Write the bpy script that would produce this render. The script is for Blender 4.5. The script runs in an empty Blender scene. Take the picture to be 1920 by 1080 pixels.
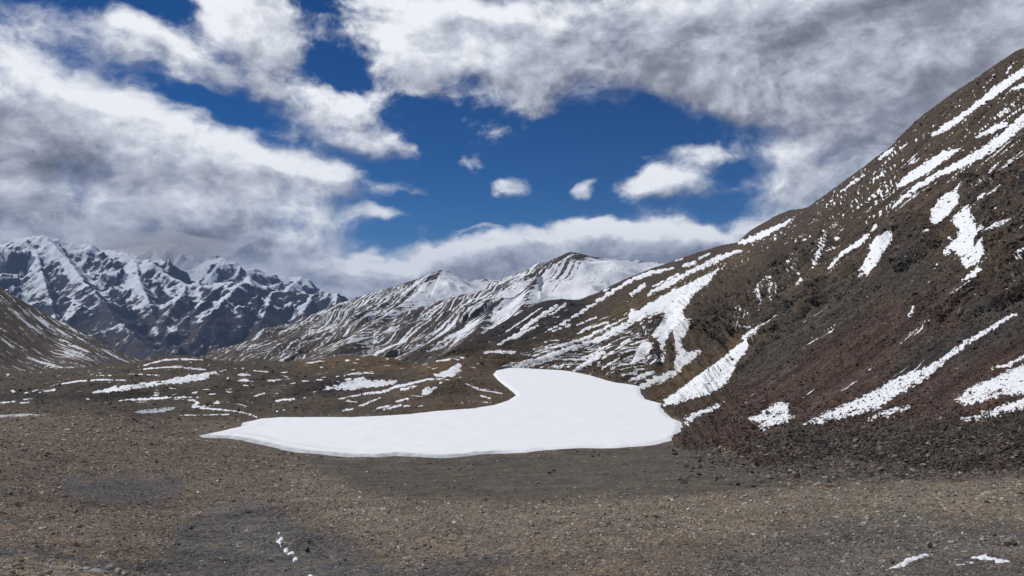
import bpy, bmesh, math, random
import numpy as np
from mathutils import Vector

random.seed(7)
RNG = np.random.default_rng(11)
sc = bpy.context.scene
C = sc.collection

# ------------------------------------------------------------------ camera
F = 1423.0            # focal length in photo pixels (photo 1920 wide)
H = 25.0              # eye height above the lake (metres)
VH = 575.0            # eye-level row
cam_d = bpy.data.cameras.new('camera')
cam_d.sensor_width = 36.0
cam_d.lens = 36.0 * F / 1920.0
cam_d.shift_y = (VH - 540.0) / 1920.0
cam_d.clip_start = 0.2
cam_d.clip_end = 120000.0
cam = bpy.data.objects.new('camera', cam_d)
cam.location = (0, 0, H)
cam.rotation_euler = (math.radians(90), 0, 0)
C.objects.link(cam)
sc.camera = cam

# ------------------------------------------------------------------ light
SUN_EL, SUN_AZ = math.radians(47), math.radians(-76)      # azimuth from +Y, clockwise positive
sun_d = bpy.data.lights.new('sun', 'SUN')
sun_d.energy = 3.2
sun_d.angle = math.radians(0.6)
sun_d.color = (1.0, 0.955, 0.89)
sun = bpy.data.objects.new('sun', sun_d)
sd = Vector((math.sin(SUN_AZ) * math.cos(SUN_EL), math.cos(SUN_AZ) * math.cos(SUN_EL), math.sin(SUN_EL)))
sun.rotation_euler = sd.to_track_quat('Z', 'Y').to_euler()
sun.location = (0, 0, 300)
C.objects.link(sun)

sc.view_settings.view_transform = 'Standard'
sc.view_settings.look = 'None'
sc.view_settings.gamma = 1.0
sc.view_settings.exposure = 0.0
sc.view_settings.use_curve_mapping = False
sc.cycles.use_denoising = True
sc.cycles.max_bounces = 3
sc.cycles.diffuse_bounces = 1
sc.cycles.volume_bounces = 0
sc.cycles.sample_clamp_indirect = 4.0


# ---- node helper
class NT:
    def __init__(self, tree):
        self.t = tree
        self.n = tree.nodes
        self.l = tree.links

    def node(self, typ, ins=None, **props):
        nd = self.n.new(typ)
        for k, v in props.items():
            setattr(nd, k, v)
        for k, v in (ins or {}).items():
            s = nd.inputs[k]
            if isinstance(v, bpy.types.NodeSocket):
                self.l.new(v, s)
            else:
                s.default_value = v
        return nd

    def math(self, op, a, b=0.0, c=None, clamp=False):
        ins = {0: a, 1: b}
        if c is not None:
            ins[2] = c
        return self.node('ShaderNodeMath', ins, operation=op, use_clamp=clamp).outputs[0]

    def vmath(self, op, a, b=(0, 0, 0)):
        nd = self.node('ShaderNodeVectorMath', {0: a}, operation=op)
        if op == 'SCALE':
            if isinstance(b, bpy.types.NodeSocket):
                self.l.new(b, nd.inputs['Scale'])
            else:
                nd.inputs['Scale'].default_value = b
        elif op not in ('LENGTH', 'NORMALIZE'):
            if isinstance(b, bpy.types.NodeSocket):
                self.l.new(b, nd.inputs[1])
            else:
                nd.inputs[1].default_value = b
        return nd.outputs['Value'] if op in ('LENGTH', 'DOT_PRODUCT') else nd.outputs[0]

    def noise(self, vec, scale, detail=4.0, rough=0.55, lac=2.0, dist=0.0, color=False):
        nd = self.node('ShaderNodeTexNoise', {'Vector': vec, 'Scale': scale, 'Detail': detail, 'Roughness': rough,
                                              'Lacunarity': lac, 'Distortion': dist})
        return nd.outputs['Color' if color else 'Fac']

    def ramp(self, x, a, b, lo=0.0, hi=1.0, smooth=True):
        nd = self.node('ShaderNodeMapRange', {'Value': x, 'From Min': a, 'From Max': b, 'To Min': lo, 'To Max': hi},
                       interpolation_type='SMOOTHSTEP' if smooth else 'LINEAR')
        return nd.outputs['Result']

    def mix(self, fac, a, b):
        nd = self.node('ShaderNodeMix', data_type='RGBA')
        for i, v in ((0, fac), (6, a), (7, b)):
            if isinstance(v, bpy.types.NodeSocket):
                self.l.new(v, nd.inputs[i])
            else:
                nd.inputs[i].default_value = v if i == 0 else (tuple(v) + (1.0,))[:4]
        return nd.outputs[2]


# ------------------------------------------------------------------ sky
def azel(u, v):
    a = math.atan2(u - 960, F)
    e = math.atan2(VH - v, math.hypot(F, u - 960))
    return a, e


def build_sky():
    w = bpy.data.worlds.new('World')
    sc.world = w
    w.use_nodes = True
    t = NT(w.node_tree)
    t.n.clear()
    sky = t.node('ShaderNodeTexSky', sky_type='NISHITA', sun_disc=False, sun_elevation=SUN_EL,
                 sun_rotation=SUN_AZ, altitude=5200.0, air_density=1.0, dust_density=0.15, ozone_density=2.0)
    tc = t.node('ShaderNodeTexCoord')
    D = tc.outputs['Generated']

    # ---- cloud density as a node group: input a direction
    g = bpy.data.node_groups.new('cloud_density', 'ShaderNodeTree')
    g.interface.new_socket('Dir', in_out='INPUT', socket_type='NodeSocketVector')
    g.interface.new_socket('Density', in_out='OUTPUT', socket_type='NodeSocketFloat')
    q = NT(g)
    gi = q.node('NodeGroupInput')
    go = q.node('NodeGroupOutput')
    d0 = gi.outputs[0]
    st = q.vmath('MULTIPLY', d0, (1.0, 1.0, 1.45))
    w1 = q.noise(st, 5.5, 2.0, 0.55, color=True)
    w2 = q.noise(st, 17.0, 2.0, 0.6, color=True)
    off = q.vmath('ADD', q.vmath('SCALE', q.vmath('SUBTRACT', w1, (0.5, 0.5, 0.5)), 0.075),
                  q.vmath('SCALE', q.vmath('SUBTRACT', w2, (0.5, 0.5, 0.5)), 0.038))
    dw = q.vmath('ADD', d0, off)
    sx = q.node('ShaderNodeSeparateXYZ', {0: dw})
    az = q.math('ARCTAN2', sx.outputs[0], sx.outputs[1])
    hyp = q.math('SQRT', q.math('ADD', q.math('MULTIPLY', sx.outputs[0], sx.outputs[0]),
                                q.math('MULTIPLY', sx.outputs[1], sx.outputs[1])))
    el = q.math('ARCTAN2', sx.outputs[2], hyp)
    ae = q.node('ShaderNodeCombineXYZ', {0: az, 1: el, 2: 0.0}).outputs[0]
    cov = None
    for (u, v, ru, rv, rot, wt) in CLOUDS:
        a, e = azel(u, v)
        k = math.cos(a) ** 2
        ae = q.node('ShaderNodeCombineXYZ', {0: az, 1: el, 2: 0.0 if cov is None else q.math('MULTIPLY', cov, 1e-6)}).outputs[0]
        m = q.node('ShaderNodeMapping', {'Vector': ae, 'Location': (a, e, 0), 'Rotation': (0, 0, math.radians(rot)),
                                         'Scale': (1.35 * ru * k / F, 1.35 * rv * k ** 0.5 / F, 1)}, vector_type='TEXTURE')
        b = q.ramp(q.vmath('LENGTH', m.outputs[0]), 1.0, 0.1, 0.0, wt)
        cov = b if cov is None else q.math('ADD', cov, b)
    cov = q.math('MINIMUM', cov, 1.5)
    # away from the part of the sky in view: broken cloud of the same kind, set by broad noise
    broad = q.ramp(q.noise(st, 2.1, 2.0, 0.5), 0.42, 0.6, -0.3, 1.2)
    fm = q.node('ShaderNodeMapping', {'Vector': ae, 'Location': (0, 0.12, 0), 'Scale': (0.72, 0.38, 1)}, vector_type='TEXTURE')
    inside = q.ramp(q.vmath('LENGTH', fm.outputs[0]), 1.25, 0.95, 0.0, 1.0)
    cov = q.math('ADD', cov, q.math('MULTIPLY', broad, q.math('SUBTRACT', 1.0, inside)))
    fb = q.noise(q.vmath('ADD', st, q.vmath('SCALE', off, 0.6)), 7.5, 8.0, 0.62, 2.1, 0.3)
    # wind-drawn fibres, lying low and slanting as in the cloud sheets
    rotv = q.node('ShaderNodeMapping', {'Vector': q.vmath('ADD', d0, q.vmath('SCALE', off, 0.5)), 'Rotation': (0, math.radians(14), 0), 'Scale': (8.0, 8.0, 22.0)})
    fib = q.noise(rotv.outputs[0], 1.0, 5.0, 0.66)
    dens = q.math('ADD', cov, q.math('MULTIPLY', q.math('SUBTRACT', fb, 0.53), 2.9))
    dens = q.math('ADD', dens, q.math('MULTIPLY', q.math('SUBTRACT', fib, 0.5), 0.6))
    fine = q.noise(q.vmath('ADD', st, q.vmath('SCALE', off, 0.8)), 38.0, 3.5, 0.6)
    dens = q.math('ADD', dens, q.math('MULTIPLY', q.math('SUBTRACT', fine, 0.5), 0.85))
    g.links.new(dens, go.inputs[0])

    def grp(vec):
        nd = t.node('ShaderNodeGroup')
        nd.node_tree = g
        t.l.new(vec, nd.inputs[0])
        return nd.outputs[0]

    d_here = grp(D)
    d_up = grp(t.vmath('ADD', D, (-0.012, 0.0, 0.020)))
    soft = t.ramp(t.noise(D, 3.3, 2.0), 0.38, 0.62, 0.75, 1.45)
    alpha = t.ramp(t.math('DIVIDE', t.math('SUBTRACT', d_here, 0.02), soft), 0.0, 1.0)
    # brightness: lit upper edges, grey where the cloud is thick
    relief = t.math('SUBTRACT', d_here, d_up)
    thick = t.ramp(d_here, 0.5, 2.0, 0.0, 1.0)
    sxx = t.node('ShaderNodeSeparateXYZ', {0: D})
    az = t.math('ARCTAN2', sxx.outputs[0], sxx.outputs[1])
    hy = t.math('SQRT', t.math('ADD', t.math('MULTIPLY', sxx.outputs[0], sxx.outputs[0]),
                               t.math('MULTIPLY', sxx.outputs[1], sxx.outputs[1])))
    el = t.math('ARCTAN2', sxx.outputs[2], hy)
    wn = t.noise(t.vmath('MULTIPLY', D, (1, 1, 1.8)), 7.0, 3.0, 0.6, color=True)
    ae = t.vmath('ADD', t.node('ShaderNodeCombineXYZ', {0: az, 1: el, 2: 0.0}).outputs[0],
                 t.vmath('MULTIPLY', t.vmath('SUBTRACT', wn, (0.5, 0.5, 0.5)), (0.16, 0.10, 0)))
    sae = t.node('ShaderNodeSeparateXYZ', {0: ae})
    ax, ay = sae.outputs[0], sae.outputs[1]
    br = None
    for (u, v, ru, rv, rot, wt) in SHADES:
        a, e = azel(u, v)
        k = math.cos(a) ** 2
        ae = t.node('ShaderNodeCombineXYZ', {0: ax, 1: ay, 2: 0.0 if br is None else t.math('MULTIPLY', br, 1e-6)}).outputs[0]
        m = t.node('ShaderNodeMapping', {'Vector': ae, 'Location': (a, e, 0), 'Rotation': (0, 0, math.radians(rot)),
                                         'Scale': (1.3 * ru * k / F, 1.3 * rv * k ** 0.5 / F, 1)}, vector_type='TEXTURE')
        b = t.ramp(t.vmath('LENGTH', m.outputs[0]), 1.0, 0.0, 0.0, wt)
        br = b if br is None else t.math('ADD', br, b)
    lum = t.math('ADD', 0.64, t.math('MULTIPLY', relief, 0.52))
    lum = t.math('SUBTRACT', lum, t.math('MULTIPLY', thick, 0.10))
    lum = t.math('ADD', lum, br)
    mott = t.noise(t.vmath('MULTIPLY', D, (1, 1, 1.4)), 13.0, 8.0, 0.58, 2.0, 0.4)
    lum = t.math('ADD', lum, t.math('MULTIPLY', t.math('SUBTRACT', mott, 0.5), 0.66), clamp=True)
    rampn = t.node('ShaderNodeValToRGB')
    cr = rampn.color_ramp
    cr.elements[0].position = 0.0
    cr.elements[0].color = (0.13, 0.14, 0.165, 1)
    cr.elements[1].position = 1.0
    cr.elements[1].color = (0.93, 0.95, 0.99, 1)
    e2 = cr.elements.new(0.35)
    e2.color = (0.285, 0.30, 0.365, 1)
    e3 = cr.elements.new(0.68)
    e3.color = (0.56, 0.595, 0.675, 1)
    t.l.new(lum, rampn.inputs[0])
    bg1 = t.node('ShaderNodeBackground', {'Strength': 0.052})
    hs = t.node('ShaderNodeHueSaturation', {'Color': sky.outputs[0], 'Saturation': 1.35, 'Value': 1.0, 'Hue': 0.5})
    t.l.new(t.vmath('MULTIPLY', hs.outputs[0], (0.50, 0.93, 1.18)), bg1.inputs[0])
    bg2 = t.node('ShaderNodeBackground', {'Strength': 1.0})
    t.l.new(rampn.outputs[0], bg2.inputs[0])
    mx = t.node('ShaderNodeMixShader')
    t.l.new(alpha, mx.inputs[0])
    t.l.new(bg1.outputs[0], mx.inputs[1])
    t.l.new(bg2.outputs[0], mx.inputs[2])
    out = t.node('ShaderNodeOutputWorld')
    t.l.new(mx.outputs[0], out.inputs[0])
    w.cycles.sampling_method = 'NONE'


# cloud masses: photo column, row, half-width, half-height, tilt, amount (turned into azimuth / elevation)
CLOUDS = [
    (120, 60, 330, 70, 0, 0.75), (330, 110, 220, 45, -8, 0.7), (470, 35, 130, 90, 0, 1.5), (20, 100, 160, 60, 0, 0.6),
    (80, 215, 260, 95, -12, 1.4), (300, 265, 260, 75, -14, 1.0), (120, 300, 330, 95, 0, 1.3), (470, 315, 260, 70, -5, 1.2),
    (640, 220, 160, 66, -15, 0.95), (720, 275, 110, 34, -14, 0.8), (600, 330, 120, 40, 0, 0.9),
    (100, 400, 330, 75, 0, 1.3), (400, 395, 300, 62, 0, 1.2), (590, 430, 110, 45, -8, 0.9), (220, 470, 360, 60, 0, 1.2),
    (480, 480, 190, 55, 0, 1.2),
    (800, 60, 150, 100, 0, 1.4), (960, 100, 200, 95, -6, 1.35), (1150, 60, 250, 100, 0, 1.0), (1180, 150, 180, 45, -8, 0.8),
    (1400, 80, 240, 130, -6, 1.3), (1680, 80, 320, 210, -5, 1.5), (1900, 100, 300, 280, 0, 1.4), (1440, 185, 130, 40, -15, 0.8),
    (1690, 330, 230, 130, 18, 1.3), (1500, 300, 130, 66, 22, 1.15), (1290, 295, 70, 26, 4, 0.8), (1270, 345, 115, 32, 2, 1.0),
    (1440, 360, 90, 60, 20, 0.7), (1560, 430, 220, 70, 12, 1.3),
    (620, 515, 120, 42, 0, 1.1), (800, 500, 180, 50, 3, 1.2), (1000, 465, 190, 58, 5, 1.35), (1200, 458, 220, 58, 0, 1.35),
    (1400, 440, 160, 46, 12, 1.2), (960, 520, 420, 40, 0, 1.3), (640, 560, 240, 50, 0, 1.3), (450, 540, 300, 40, 0, 1.2), (880, 432, 45, 10, 6, 0.5),
    (940, 345, 44, 24, 18, 0.85), (1078, 346, 48, 26, 8, 0.95), (866, 292, 34, 32, 28, 0.62), (700, 402, 70, 20, -8, 0.7),
    (738, 342, 52, 18, 0, 0.6), (676, 470, 36, 11, 0, 0.7), (780, 437, 26, 12, 10, 0.45),
    (1220, 345, 60, 30, 0, 0.3), (1420, 250, 180, 40, 10, 0.25), (1060, 200, 220, 40, -8, 0.3), (560, 170, 160, 50, -10, 0.35), (640, 40, 60, 60, 0, 0.35), (350, 200, 160, 40, -14, 0.25),
    (880, 310, 330, 110, -5, -0.35), (1180, 235, 200, 50, 0, -0.4), (640, 120, 60, 60, 0, -0.5), (400, 185, 130, 26, -14, -0.55),
    (270, 12, 70, 16, 0, -0.5),
]
# lighter (+) and greyer (-) parts of the clouds
SHADES = [
    (470, 40, 140, 80, 0, 0.38), (130, 170, 220, 60, -10, 0.36), (770, 60, 130, 90, 0, 0.30), (330, 250, 160, 50, -10, 0.26),
    (480, 290, 170, 40, -6, 0.26), (640, 220, 140, 50, 0, 0.22), (620, 340, 110, 30, 0, 0.25), (930, 60, 140, 80, 0, 0.12),
    (90, 70, 240, 60, 0, 0.10), (570, 420, 120, 40, 0, 0.22), (940, 345, 60, 30, 0, 0.2), (1078, 346, 60, 30, 0, 0.22),
    (1290, 320, 130, 50, 0, 0.16), (700, 500, 140, 30, 0, 0.18), (960, 425, 420, 22, 3, 0.20), (690, 400, 70, 30, 0, 0.2), (250, 360, 260, 40, 0, 0.14), (520, 385, 160, 36, 0, 0.16), (880, 130, 200, 60, 0, 0.10),
    (120, 295, 230, 40, -6, -0.20), (160, 325, 160, 34, 0, -0.17), (60, 405, 200, 34, 0, -0.14), (430, 448, 210, 30, -6, -0.32),
    (300, 425, 240, 22, 0, -0.10), (270, 385, 120, 26, 0, -0.12),
    (1010, 500, 330, 34, 0, -0.26), (1260, 468, 240, 34, 0, -0.22), (1000, 455, 120, 22, 0, -0.08),
    (1640, 20, 420, 80, 0, -0.24), (1700, 150, 380, 120, 0, -0.10), (1220, 70, 130, 90, 0, -0.16), (1500, 110, 200, 90, 0, -0.06),
    (1560, 400, 260, 60, 20, -0.08), (1620, 260, 240, 80, 0, -0.04),
]
build_sky()


# ------------------------------------------------------------------ numpy helpers
def hash2(ix, iy, seed):
    h = (ix.astype(np.uint32) * np.uint32(374761393)) ^ (iy.astype(np.uint32) * np.uint32(668265263)) ^ np.uint32((seed * 2246822519 + 97) & 0xFFFFFFFF)
    h = (h ^ (h >> np.uint32(13))) * np.uint32(1274126177)
    return h ^ (h >> np.uint32(16))


def noise2(x, y, seed=0):
    x = np.asarray(x, np.float64)
    y = np.asarray(y, np.float64)
    fx, fy = np.floor(x), np.floor(y)
    ix, iy = fx.astype(np.int64), fy.astype(np.int64)
    dx, dy = (x - fx).astype(np.float32), (y - fy).astype(np.float32)
    sx = dx * dx * dx * (dx * (dx * 6 - 15) + 10)
    sy = dy * dy * dy * (dy * (dy * 6 - 15) + 10)
    k = np.float32(2 * math.pi / 65536.0)

    def gr(ox, oy):
        a = (hash2(ix + ox, iy + oy, seed) & np.uint32(65535)).astype(np.float32) * k
        return np.cos(a) * (dx - ox) + np.sin(a) * (dy - oy)
    n00, n10, n01, n11 = gr(0, 0), gr(1, 0), gr(0, 1), gr(1, 1)
    a = n00 + sx * (n10 - n00)
    b = n01 + sx * (n11 - n01)
    return (a + sy * (b - a)) * 1.5


def fbm(x, y, octaves=5, seed=0, gain=0.5, lac=2.03):
    s = 0
    a = 1.0
    for i in range(octaves):
        s = s + a * noise2(x, y, seed + i * 17)
        x = x * lac + 13.7
        y = y * lac - 7.1
        a *= gain
    return s


def ridged(x, y, octaves=5, seed=0, gain=0.5, lac=2.05):
    s = 0
    a = 1.0
    w = 1.0
    for i in range(octaves):
        n = 1.0 - np.abs(noise2(x, y, seed + i * 31)) * 1.6
        n = np.clip(n, 0, 1) ** 2
        s = s + a * n * w
        w = np.clip(n * 1.6, 0, 1)
        x = x * lac + 3.3
        y = y * lac + 9.2
        a *= gain
    return s


def cells(x, y, seed):
    """nearest jittered cell: its random value and the distance to its centre"""
    fx, fy = np.floor(x).astype(np.int64), np.floor(y).astype(np.int64)
    best = np.full(x.shape, 9.0)
    val = np.zeros(x.shape)
    for i in (-1, 0, 1):
        for j in (-1, 0, 1):
            h = hash2(fx + i, fy + j, seed)
            cx = fx + i + (h & np.uint32(1023)).astype(float) / 1023
            cy = fy + j + ((h >> np.uint32(10)) & np.uint32(1023)).astype(float) / 1023
            d = (x - cx) ** 2 + (y - cy) ** 2
            m = d < best
            best = np.where(m, d, best)
            val = np.where(m, ((h >> np.uint32(20)) & np.uint32(1023)).astype(float) / 1023, val)
    return val, np.sqrt(best)


def sstep(a, b, x):
    t = np.clip((x - a) / (b - a), 0, 1)
    return t * t * (3 - 2 * t)


class TPS:
    def __init__(self, pts, vals, reg=1e-6):
        p = np.asarray(pts, float)
        n = len(p)
        K = self.k(((p[:, None] - p[None]) ** 2).sum(-1)) + np.eye(n) * reg
        P = np.hstack([np.ones((n, 1)), p])
        A = np.block([[K, P], [P.T, np.zeros((3, 3))]])
        b = np.concatenate([np.asarray(vals, float), np.zeros(3)])
        self.w = np.linalg.solve(A, b)
        self.p = p

    @staticmethod
    def k(r2):
        return 0.5 * r2 * np.log(np.maximum(r2, 1e-12))

    def __call__(self, X, Y):
        sh = X.shape
        q = np.stack([X.ravel(), Y.ravel()], 1)
        out = np.empty(len(q))
        n = len(self.p)
        for i in range(0, len(q), 40000):
            c = q[i:i + 40000]
            r2 = (c[:, :1] - self.p[None, :, 0]) ** 2 + (c[:, 1:] - self.p[None, :, 1]) ** 2
            out[i:i + 40000] = self.k(r2) @ self.w[:n] + self.w[n] + c @ self.w[n + 1:]
        return out.reshape(sh)


def tps_grid(tps, X1, Y1, su, sv):
    """evaluate on separable axes coarsely, then interpolate linearly (X1: columns, Y1: rows)"""
    return tps(np.repeat(X1[None], len(Y1), 0) / su, np.repeat(Y1[:, None], len(X1), 1) / sv)


def px(P):
    """world -> photo pixel"""
    y = np.maximum(P[..., 1], 0.1)
    return 960 + F * P[..., 0] / y, VH - F * (P[..., 2] - H) / y


def world(u, v, y):
    return np.stack([(u - 960) / F * y, y + 0 * u, H - (v - VH) / F * y], -1)


def poly_sdf(poly, X, Y):
    """signed distance, positive inside"""
    p = np.asarray(poly, float)
    d = np.full(X.shape, 1e9)
    ins = np.zeros(X.shape, bool)
    n = len(p)
    for i in range(n):
        ax, ay = p[i]
        bx, by = p[(i + 1) % n]
        ex, ey = bx - ax, by - ay
        L = ex * ex + ey * ey + 1e-9
        t = np.clip(((X - ax) * ex + (Y - ay) * ey) / L, 0, 1)
        d = np.minimum(d, (X - ax - t * ex) ** 2 + (Y - ay - t * ey) ** 2)
        cond = ((ay > Y) != (by > Y))
        xi = ax + (Y - ay) * ex / (ey if abs(ey) > 1e-9 else 1e-9)
        ins ^= cond & (X < xi)
    return np.where(ins, 1, -1) * np.sqrt(d)


def streak_sdf(pts, X, Y):
    s = np.full(X.shape, -1e9)
    if len(pts) == 1:
        pts = [pts[0], (pts[0][0] + 0.5, pts[0][1], pts[0][2])]
    for (ax, ay, aw), (bx, by, bw) in zip(pts[:-1], pts[1:]):
        ex, ey = bx - ax, by - ay
        t = np.clip(((X - ax) * ex + (Y - ay) * ey) / (ex * ex + ey * ey + 1e-9), 0, 1)
        s = np.maximum(s, aw + (bw - aw) * t - np.hypot(X - ax - t * ex, Y - ay - t * ey))
    return s


def mesh_from(name, verts, faces, mat=None, smooth=True, attrs=None):
    me = bpy.data.meshes.new(name)
    verts = np.asarray(verts, np.float32)
    faces = np.asarray(faces, np.int32)
    k = faces.shape[1]
    me.vertices.add(len(verts))
    me.vertices.foreach_set('co', verts.ravel())
    me.loops.add(faces.size)
    me.loops.foreach_set('vertex_index', faces.ravel())
    me.polygons.add(len(faces))
    me.polygons.foreach_set('loop_start', np.arange(0, faces.size, k, dtype=np.int32))
    if smooth:
        me.polygons.foreach_set('use_smooth', np.ones(len(faces), bool))
    me.update(calc_edges=True)
    for nm, arr in (attrs or {}).items():
        arr = np.asarray(arr, np.float32)
        if arr.ndim == 2:
            a = me.attributes.new(nm, 'FLOAT_COLOR', 'POINT')
            c4 = np.ones((len(arr), 4), np.float32)
            c4[:, :3] = arr
            a.data.foreach_set('color', c4.ravel())
        else:
            a = me.attributes.new(nm, 'FLOAT', 'POINT')
            a.data.foreach_set('value', arr)
    if mat:
        me.materials.append(mat)
    return me


def grid_faces(nr, nc, flip=False, mask=None):
    i = np.arange(nr * nc).reshape(nr, nc)
    f = np.stack([i[:-1, :-1], i[:-1, 1:], i[1:, 1:], i[1:, :-1]], -1).reshape(-1, 4)
    if flip:
        f = f[:, ::-1]
    if mask is not None:
        f = f[mask.ravel()]
    return f


def put(name, me, **props):
    o = bpy.data.objects.new(name, me)
    C.objects.link(o)
    for k, v in props.items():
        o[k] = v
    return o


def normals_of(P):
    dr = np.gradient(P, axis=0)
    dc = np.gradient(P, axis=1)
    n = np.cross(dc, dr)
    n /= np.linalg.norm(n, axis=-1, keepdims=True) + 1e-12
    n *= np.where(n[..., 2:3] < 0, -1, 1)
    return n


# ------------------------------------------------------------------ materials
def new_mat(name):
    m = bpy.data.materials.new(name)
    m.use_nodes = True
    t = NT(m.node_tree)
    t.n.clear()
    out = t.node('ShaderNodeOutputMaterial')
    b = t.node('ShaderNodeBsdfPrincipled', {'Roughness': 0.95, 'Specular IOR Level': 0.15})
    t.l.new(b.outputs[0], out.inputs[0])
    return m, t, b


def mat_rock(name, grain, bump, snow_col=(0.83, 0.86, 0.9), edge=0.06, speck=0.5, snow_scale=None, bump_dist=None):
    """colour from the vertex attribute col, broken up by stone-sized cells; snow where the attribute snow says it lies"""
    m, t, b = new_mat(name)
    geo = t.node('ShaderNodeNewGeometry')
    pos = geo.outputs['Position']
    col = t.node('ShaderNodeAttribute', attribute_name='col').outputs['Color']
    snow = t.node('ShaderNodeAttribute', attribute_name='snow').outputs['Fac']
    vor = t.node('ShaderNodeTexVoronoi', {'Vector': pos, 'Scale': grain}, feature='F1')
    cell = t.node('ShaderNodeSeparateColor', {0: vor.outputs['Color']}).outputs[0]
    vor2 = t.node('ShaderNodeTexVoronoi', {'Vector': pos, 'Scale': grain * 0.33}, feature='F1')
    cell2 = t.node('ShaderNodeSeparateColor', {0: vor2.outputs['Color']}).outputs[1]
    n1 = t.noise(pos, grain * 0.06, 9.0, 0.68)
    n2 = t.noise(pos, grain * 0.5, 8.0, 0.65)
    k = t.math('ADD', t.math('MULTIPLY', cell, speck), t.math('MULTIPLY', cell2, speck * 0.7))
    k = t.math('ADD', k, t.math('MULTIPLY', t.math('SUBTRACT', n1, 0.25), 1.2))
    k = t.math('ADD', k, t.math('MULTIPLY', n2, 0.5))
    k = t.math('ADD', k, 0.45 - speck * 0.85)
    base = t.vmath('SCALE', col, k)
    warm = t.vmath('MULTIPLY', base, (1.12, 1.0, 0.86))
    base = t.mix(t.ramp(cell2, 0.55, 0.9), base, warm)
    sn = t.noise(pos, snow_scale or grain * 0.25, 5.0, 0.6)
    s2 = t.math('ADD', snow, t.math('MULTIPLY', t.math('SUBTRACT', sn, 0.5), edge * 4))
    sf = t.ramp(s2, 0.5 - edge, 0.5 + edge)
    sc_ = t.mix(t.noise(pos, grain * 0.05, 4.0), tuple(0.94 * c for c in snow_col), snow_col)
    c = t.mix(sf, base, sc_)
    t.l.new(c, b.inputs['Base Color'])
    hgt = t.math('ADD', t.math('MULTIPLY', n2, 1.0), t.math('MULTIPLY', vor.outputs['Distance'], -0.8))
    hgt = t.math('MULTIPLY', hgt, t.math('SUBTRACT', 1.0, t.math('MULTIPLY', sf, 0.8)))
    bm = t.node('ShaderNodeBump', {'Strength': bump, 'Distance': bump_dist or 1.0 / grain, 'Height': hgt})
    t.l.new(bm.outputs[0], b.inputs['Normal'])
    return m


def mat_snow(name, col=(0.84, 0.865, 0.9), scale=1.2, bump=0.35, dirt=0.0):
    m, t, b = new_mat(name)
    pos = t.node('ShaderNodeNewGeometry').outputs['Position']
    n = t.noise(pos, scale, 7.0, 0.6)
    ice = t.node('ShaderNodeAttribute', attribute_name='ice').outputs['Fac']
    c = t.mix(t.ramp(n, 0.35, 0.7), tuple(x * 0.95 for x in col), col)
    c = t.mix(ice, c, (0.42, 0.45, 0.47))
    if dirt > 0:
        n3 = t.noise(pos, scale * 2.2, 8.0, 0.7)
        c = t.mix(t.math('MULTIPLY', t.ramp(n3, 0.48, 0.62), dirt), c, (0.16, 0.14, 0.125))
    t.l.new(c, b.inputs['Base Color'])
    b.inputs['Roughness'].default_value = 0.75
    bp = t.node('ShaderNodeBump', {'Strength': bump, 'Distance': 0.25 / scale, 'Height': n})
    t.l.new(bp.outputs[0], b.inputs['Normal'])
    return m


M_GROUND = mat_rock('gravel_ground', 5.0, 0.7, speck=0.55)
M_SLOPE = mat_rock('scree_slope', 2.2, 0.9, speck=0.5, edge=0.05)
M_HILL = mat_rock('hillside_gravel', 1.0, 0.6, speck=0.35)
M_MID = mat_rock('ridge_rock', 0.25, 0.7, speck=0.35, edge=0.16, snow_scale=0.12, snow_col=(0.78, 0.81, 0.86))
M_FAR = mat_rock('far_rock', 0.06, 0.9, speck=0.3, edge=0.22, snow_scale=0.03, snow_col=(0.74, 0.78, 0.84))  # greyer, soft-edged snow stands in for cloud shadow on the range
M_SNOW = mat_snow('snow')
M_SNOW_ROUGH = mat_snow('crusted_snow', col=(0.8, 0.83, 0.87), scale=1.6, bump=0.8, dirt=0.25)
M_SNOW_DIRTY = mat_snow('stony_snow', col=(0.74, 0.76, 0.78), scale=1.3, bump=0.9, dirt=0.8)
M_ICE = mat_snow('pond_ice', col=(0.52, 0.56, 0.6), scale=0.4, bump=0.1)
M_LAKE = mat_snow('lake_snow', col=(0.91, 0.925, 0.955), scale=0.25, bump=0.10)

# ------------------------------------------------------------------ lake outline (photo pixels of points on the plane z = 0)
LAKE = [(371, 817), (394, 813), (422, 806), (450, 800), (454, 793), (485, 786), (528, 783), (600, 783), (660, 783), (705, 781), (760, 778),
        (811, 772), (881, 767), (924, 760), (952, 751), (966, 742), (962, 737), (948, 725), (931, 712), (923, 702), (930, 695),
        (951, 690.5), (980, 691), (1029, 694), (1057, 695), (1078, 698), (1113, 705), (1141, 714), (1162, 719), (1187, 722),
        (1203, 725), (1203, 739), (1212, 749), (1243, 757), (1246, 770), (1260, 784), (1278, 791), (1281, 802), (1276, 816), (1260, 827),
        (1226, 835), (1163, 841), (1093, 841), (1022, 844), (987, 850), (934, 851), (899, 853), (874, 857), (839, 859), (804, 859),
        (769, 857), (741, 855), (706, 858), (653, 858), (616, 854), (563, 850), (528, 844), (500, 837), (457, 827), (422, 822), (376, 821)]


def on_plane(u, v, z=0.0):
    y = F * (H - z) / (v - VH)
    return ((u - 960) / F * y, y)


LAKE_W = [on_plane(u, v) for u, v in LAKE]

# ------------------------------------------------------------------ ground: basin, moraine mounds, near rise
G_CTRL = []                                  # (u, y, z)


def gv(u, v, y):
    G_CTRL.append((u, y, H - (v - VH) / F * y))


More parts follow.
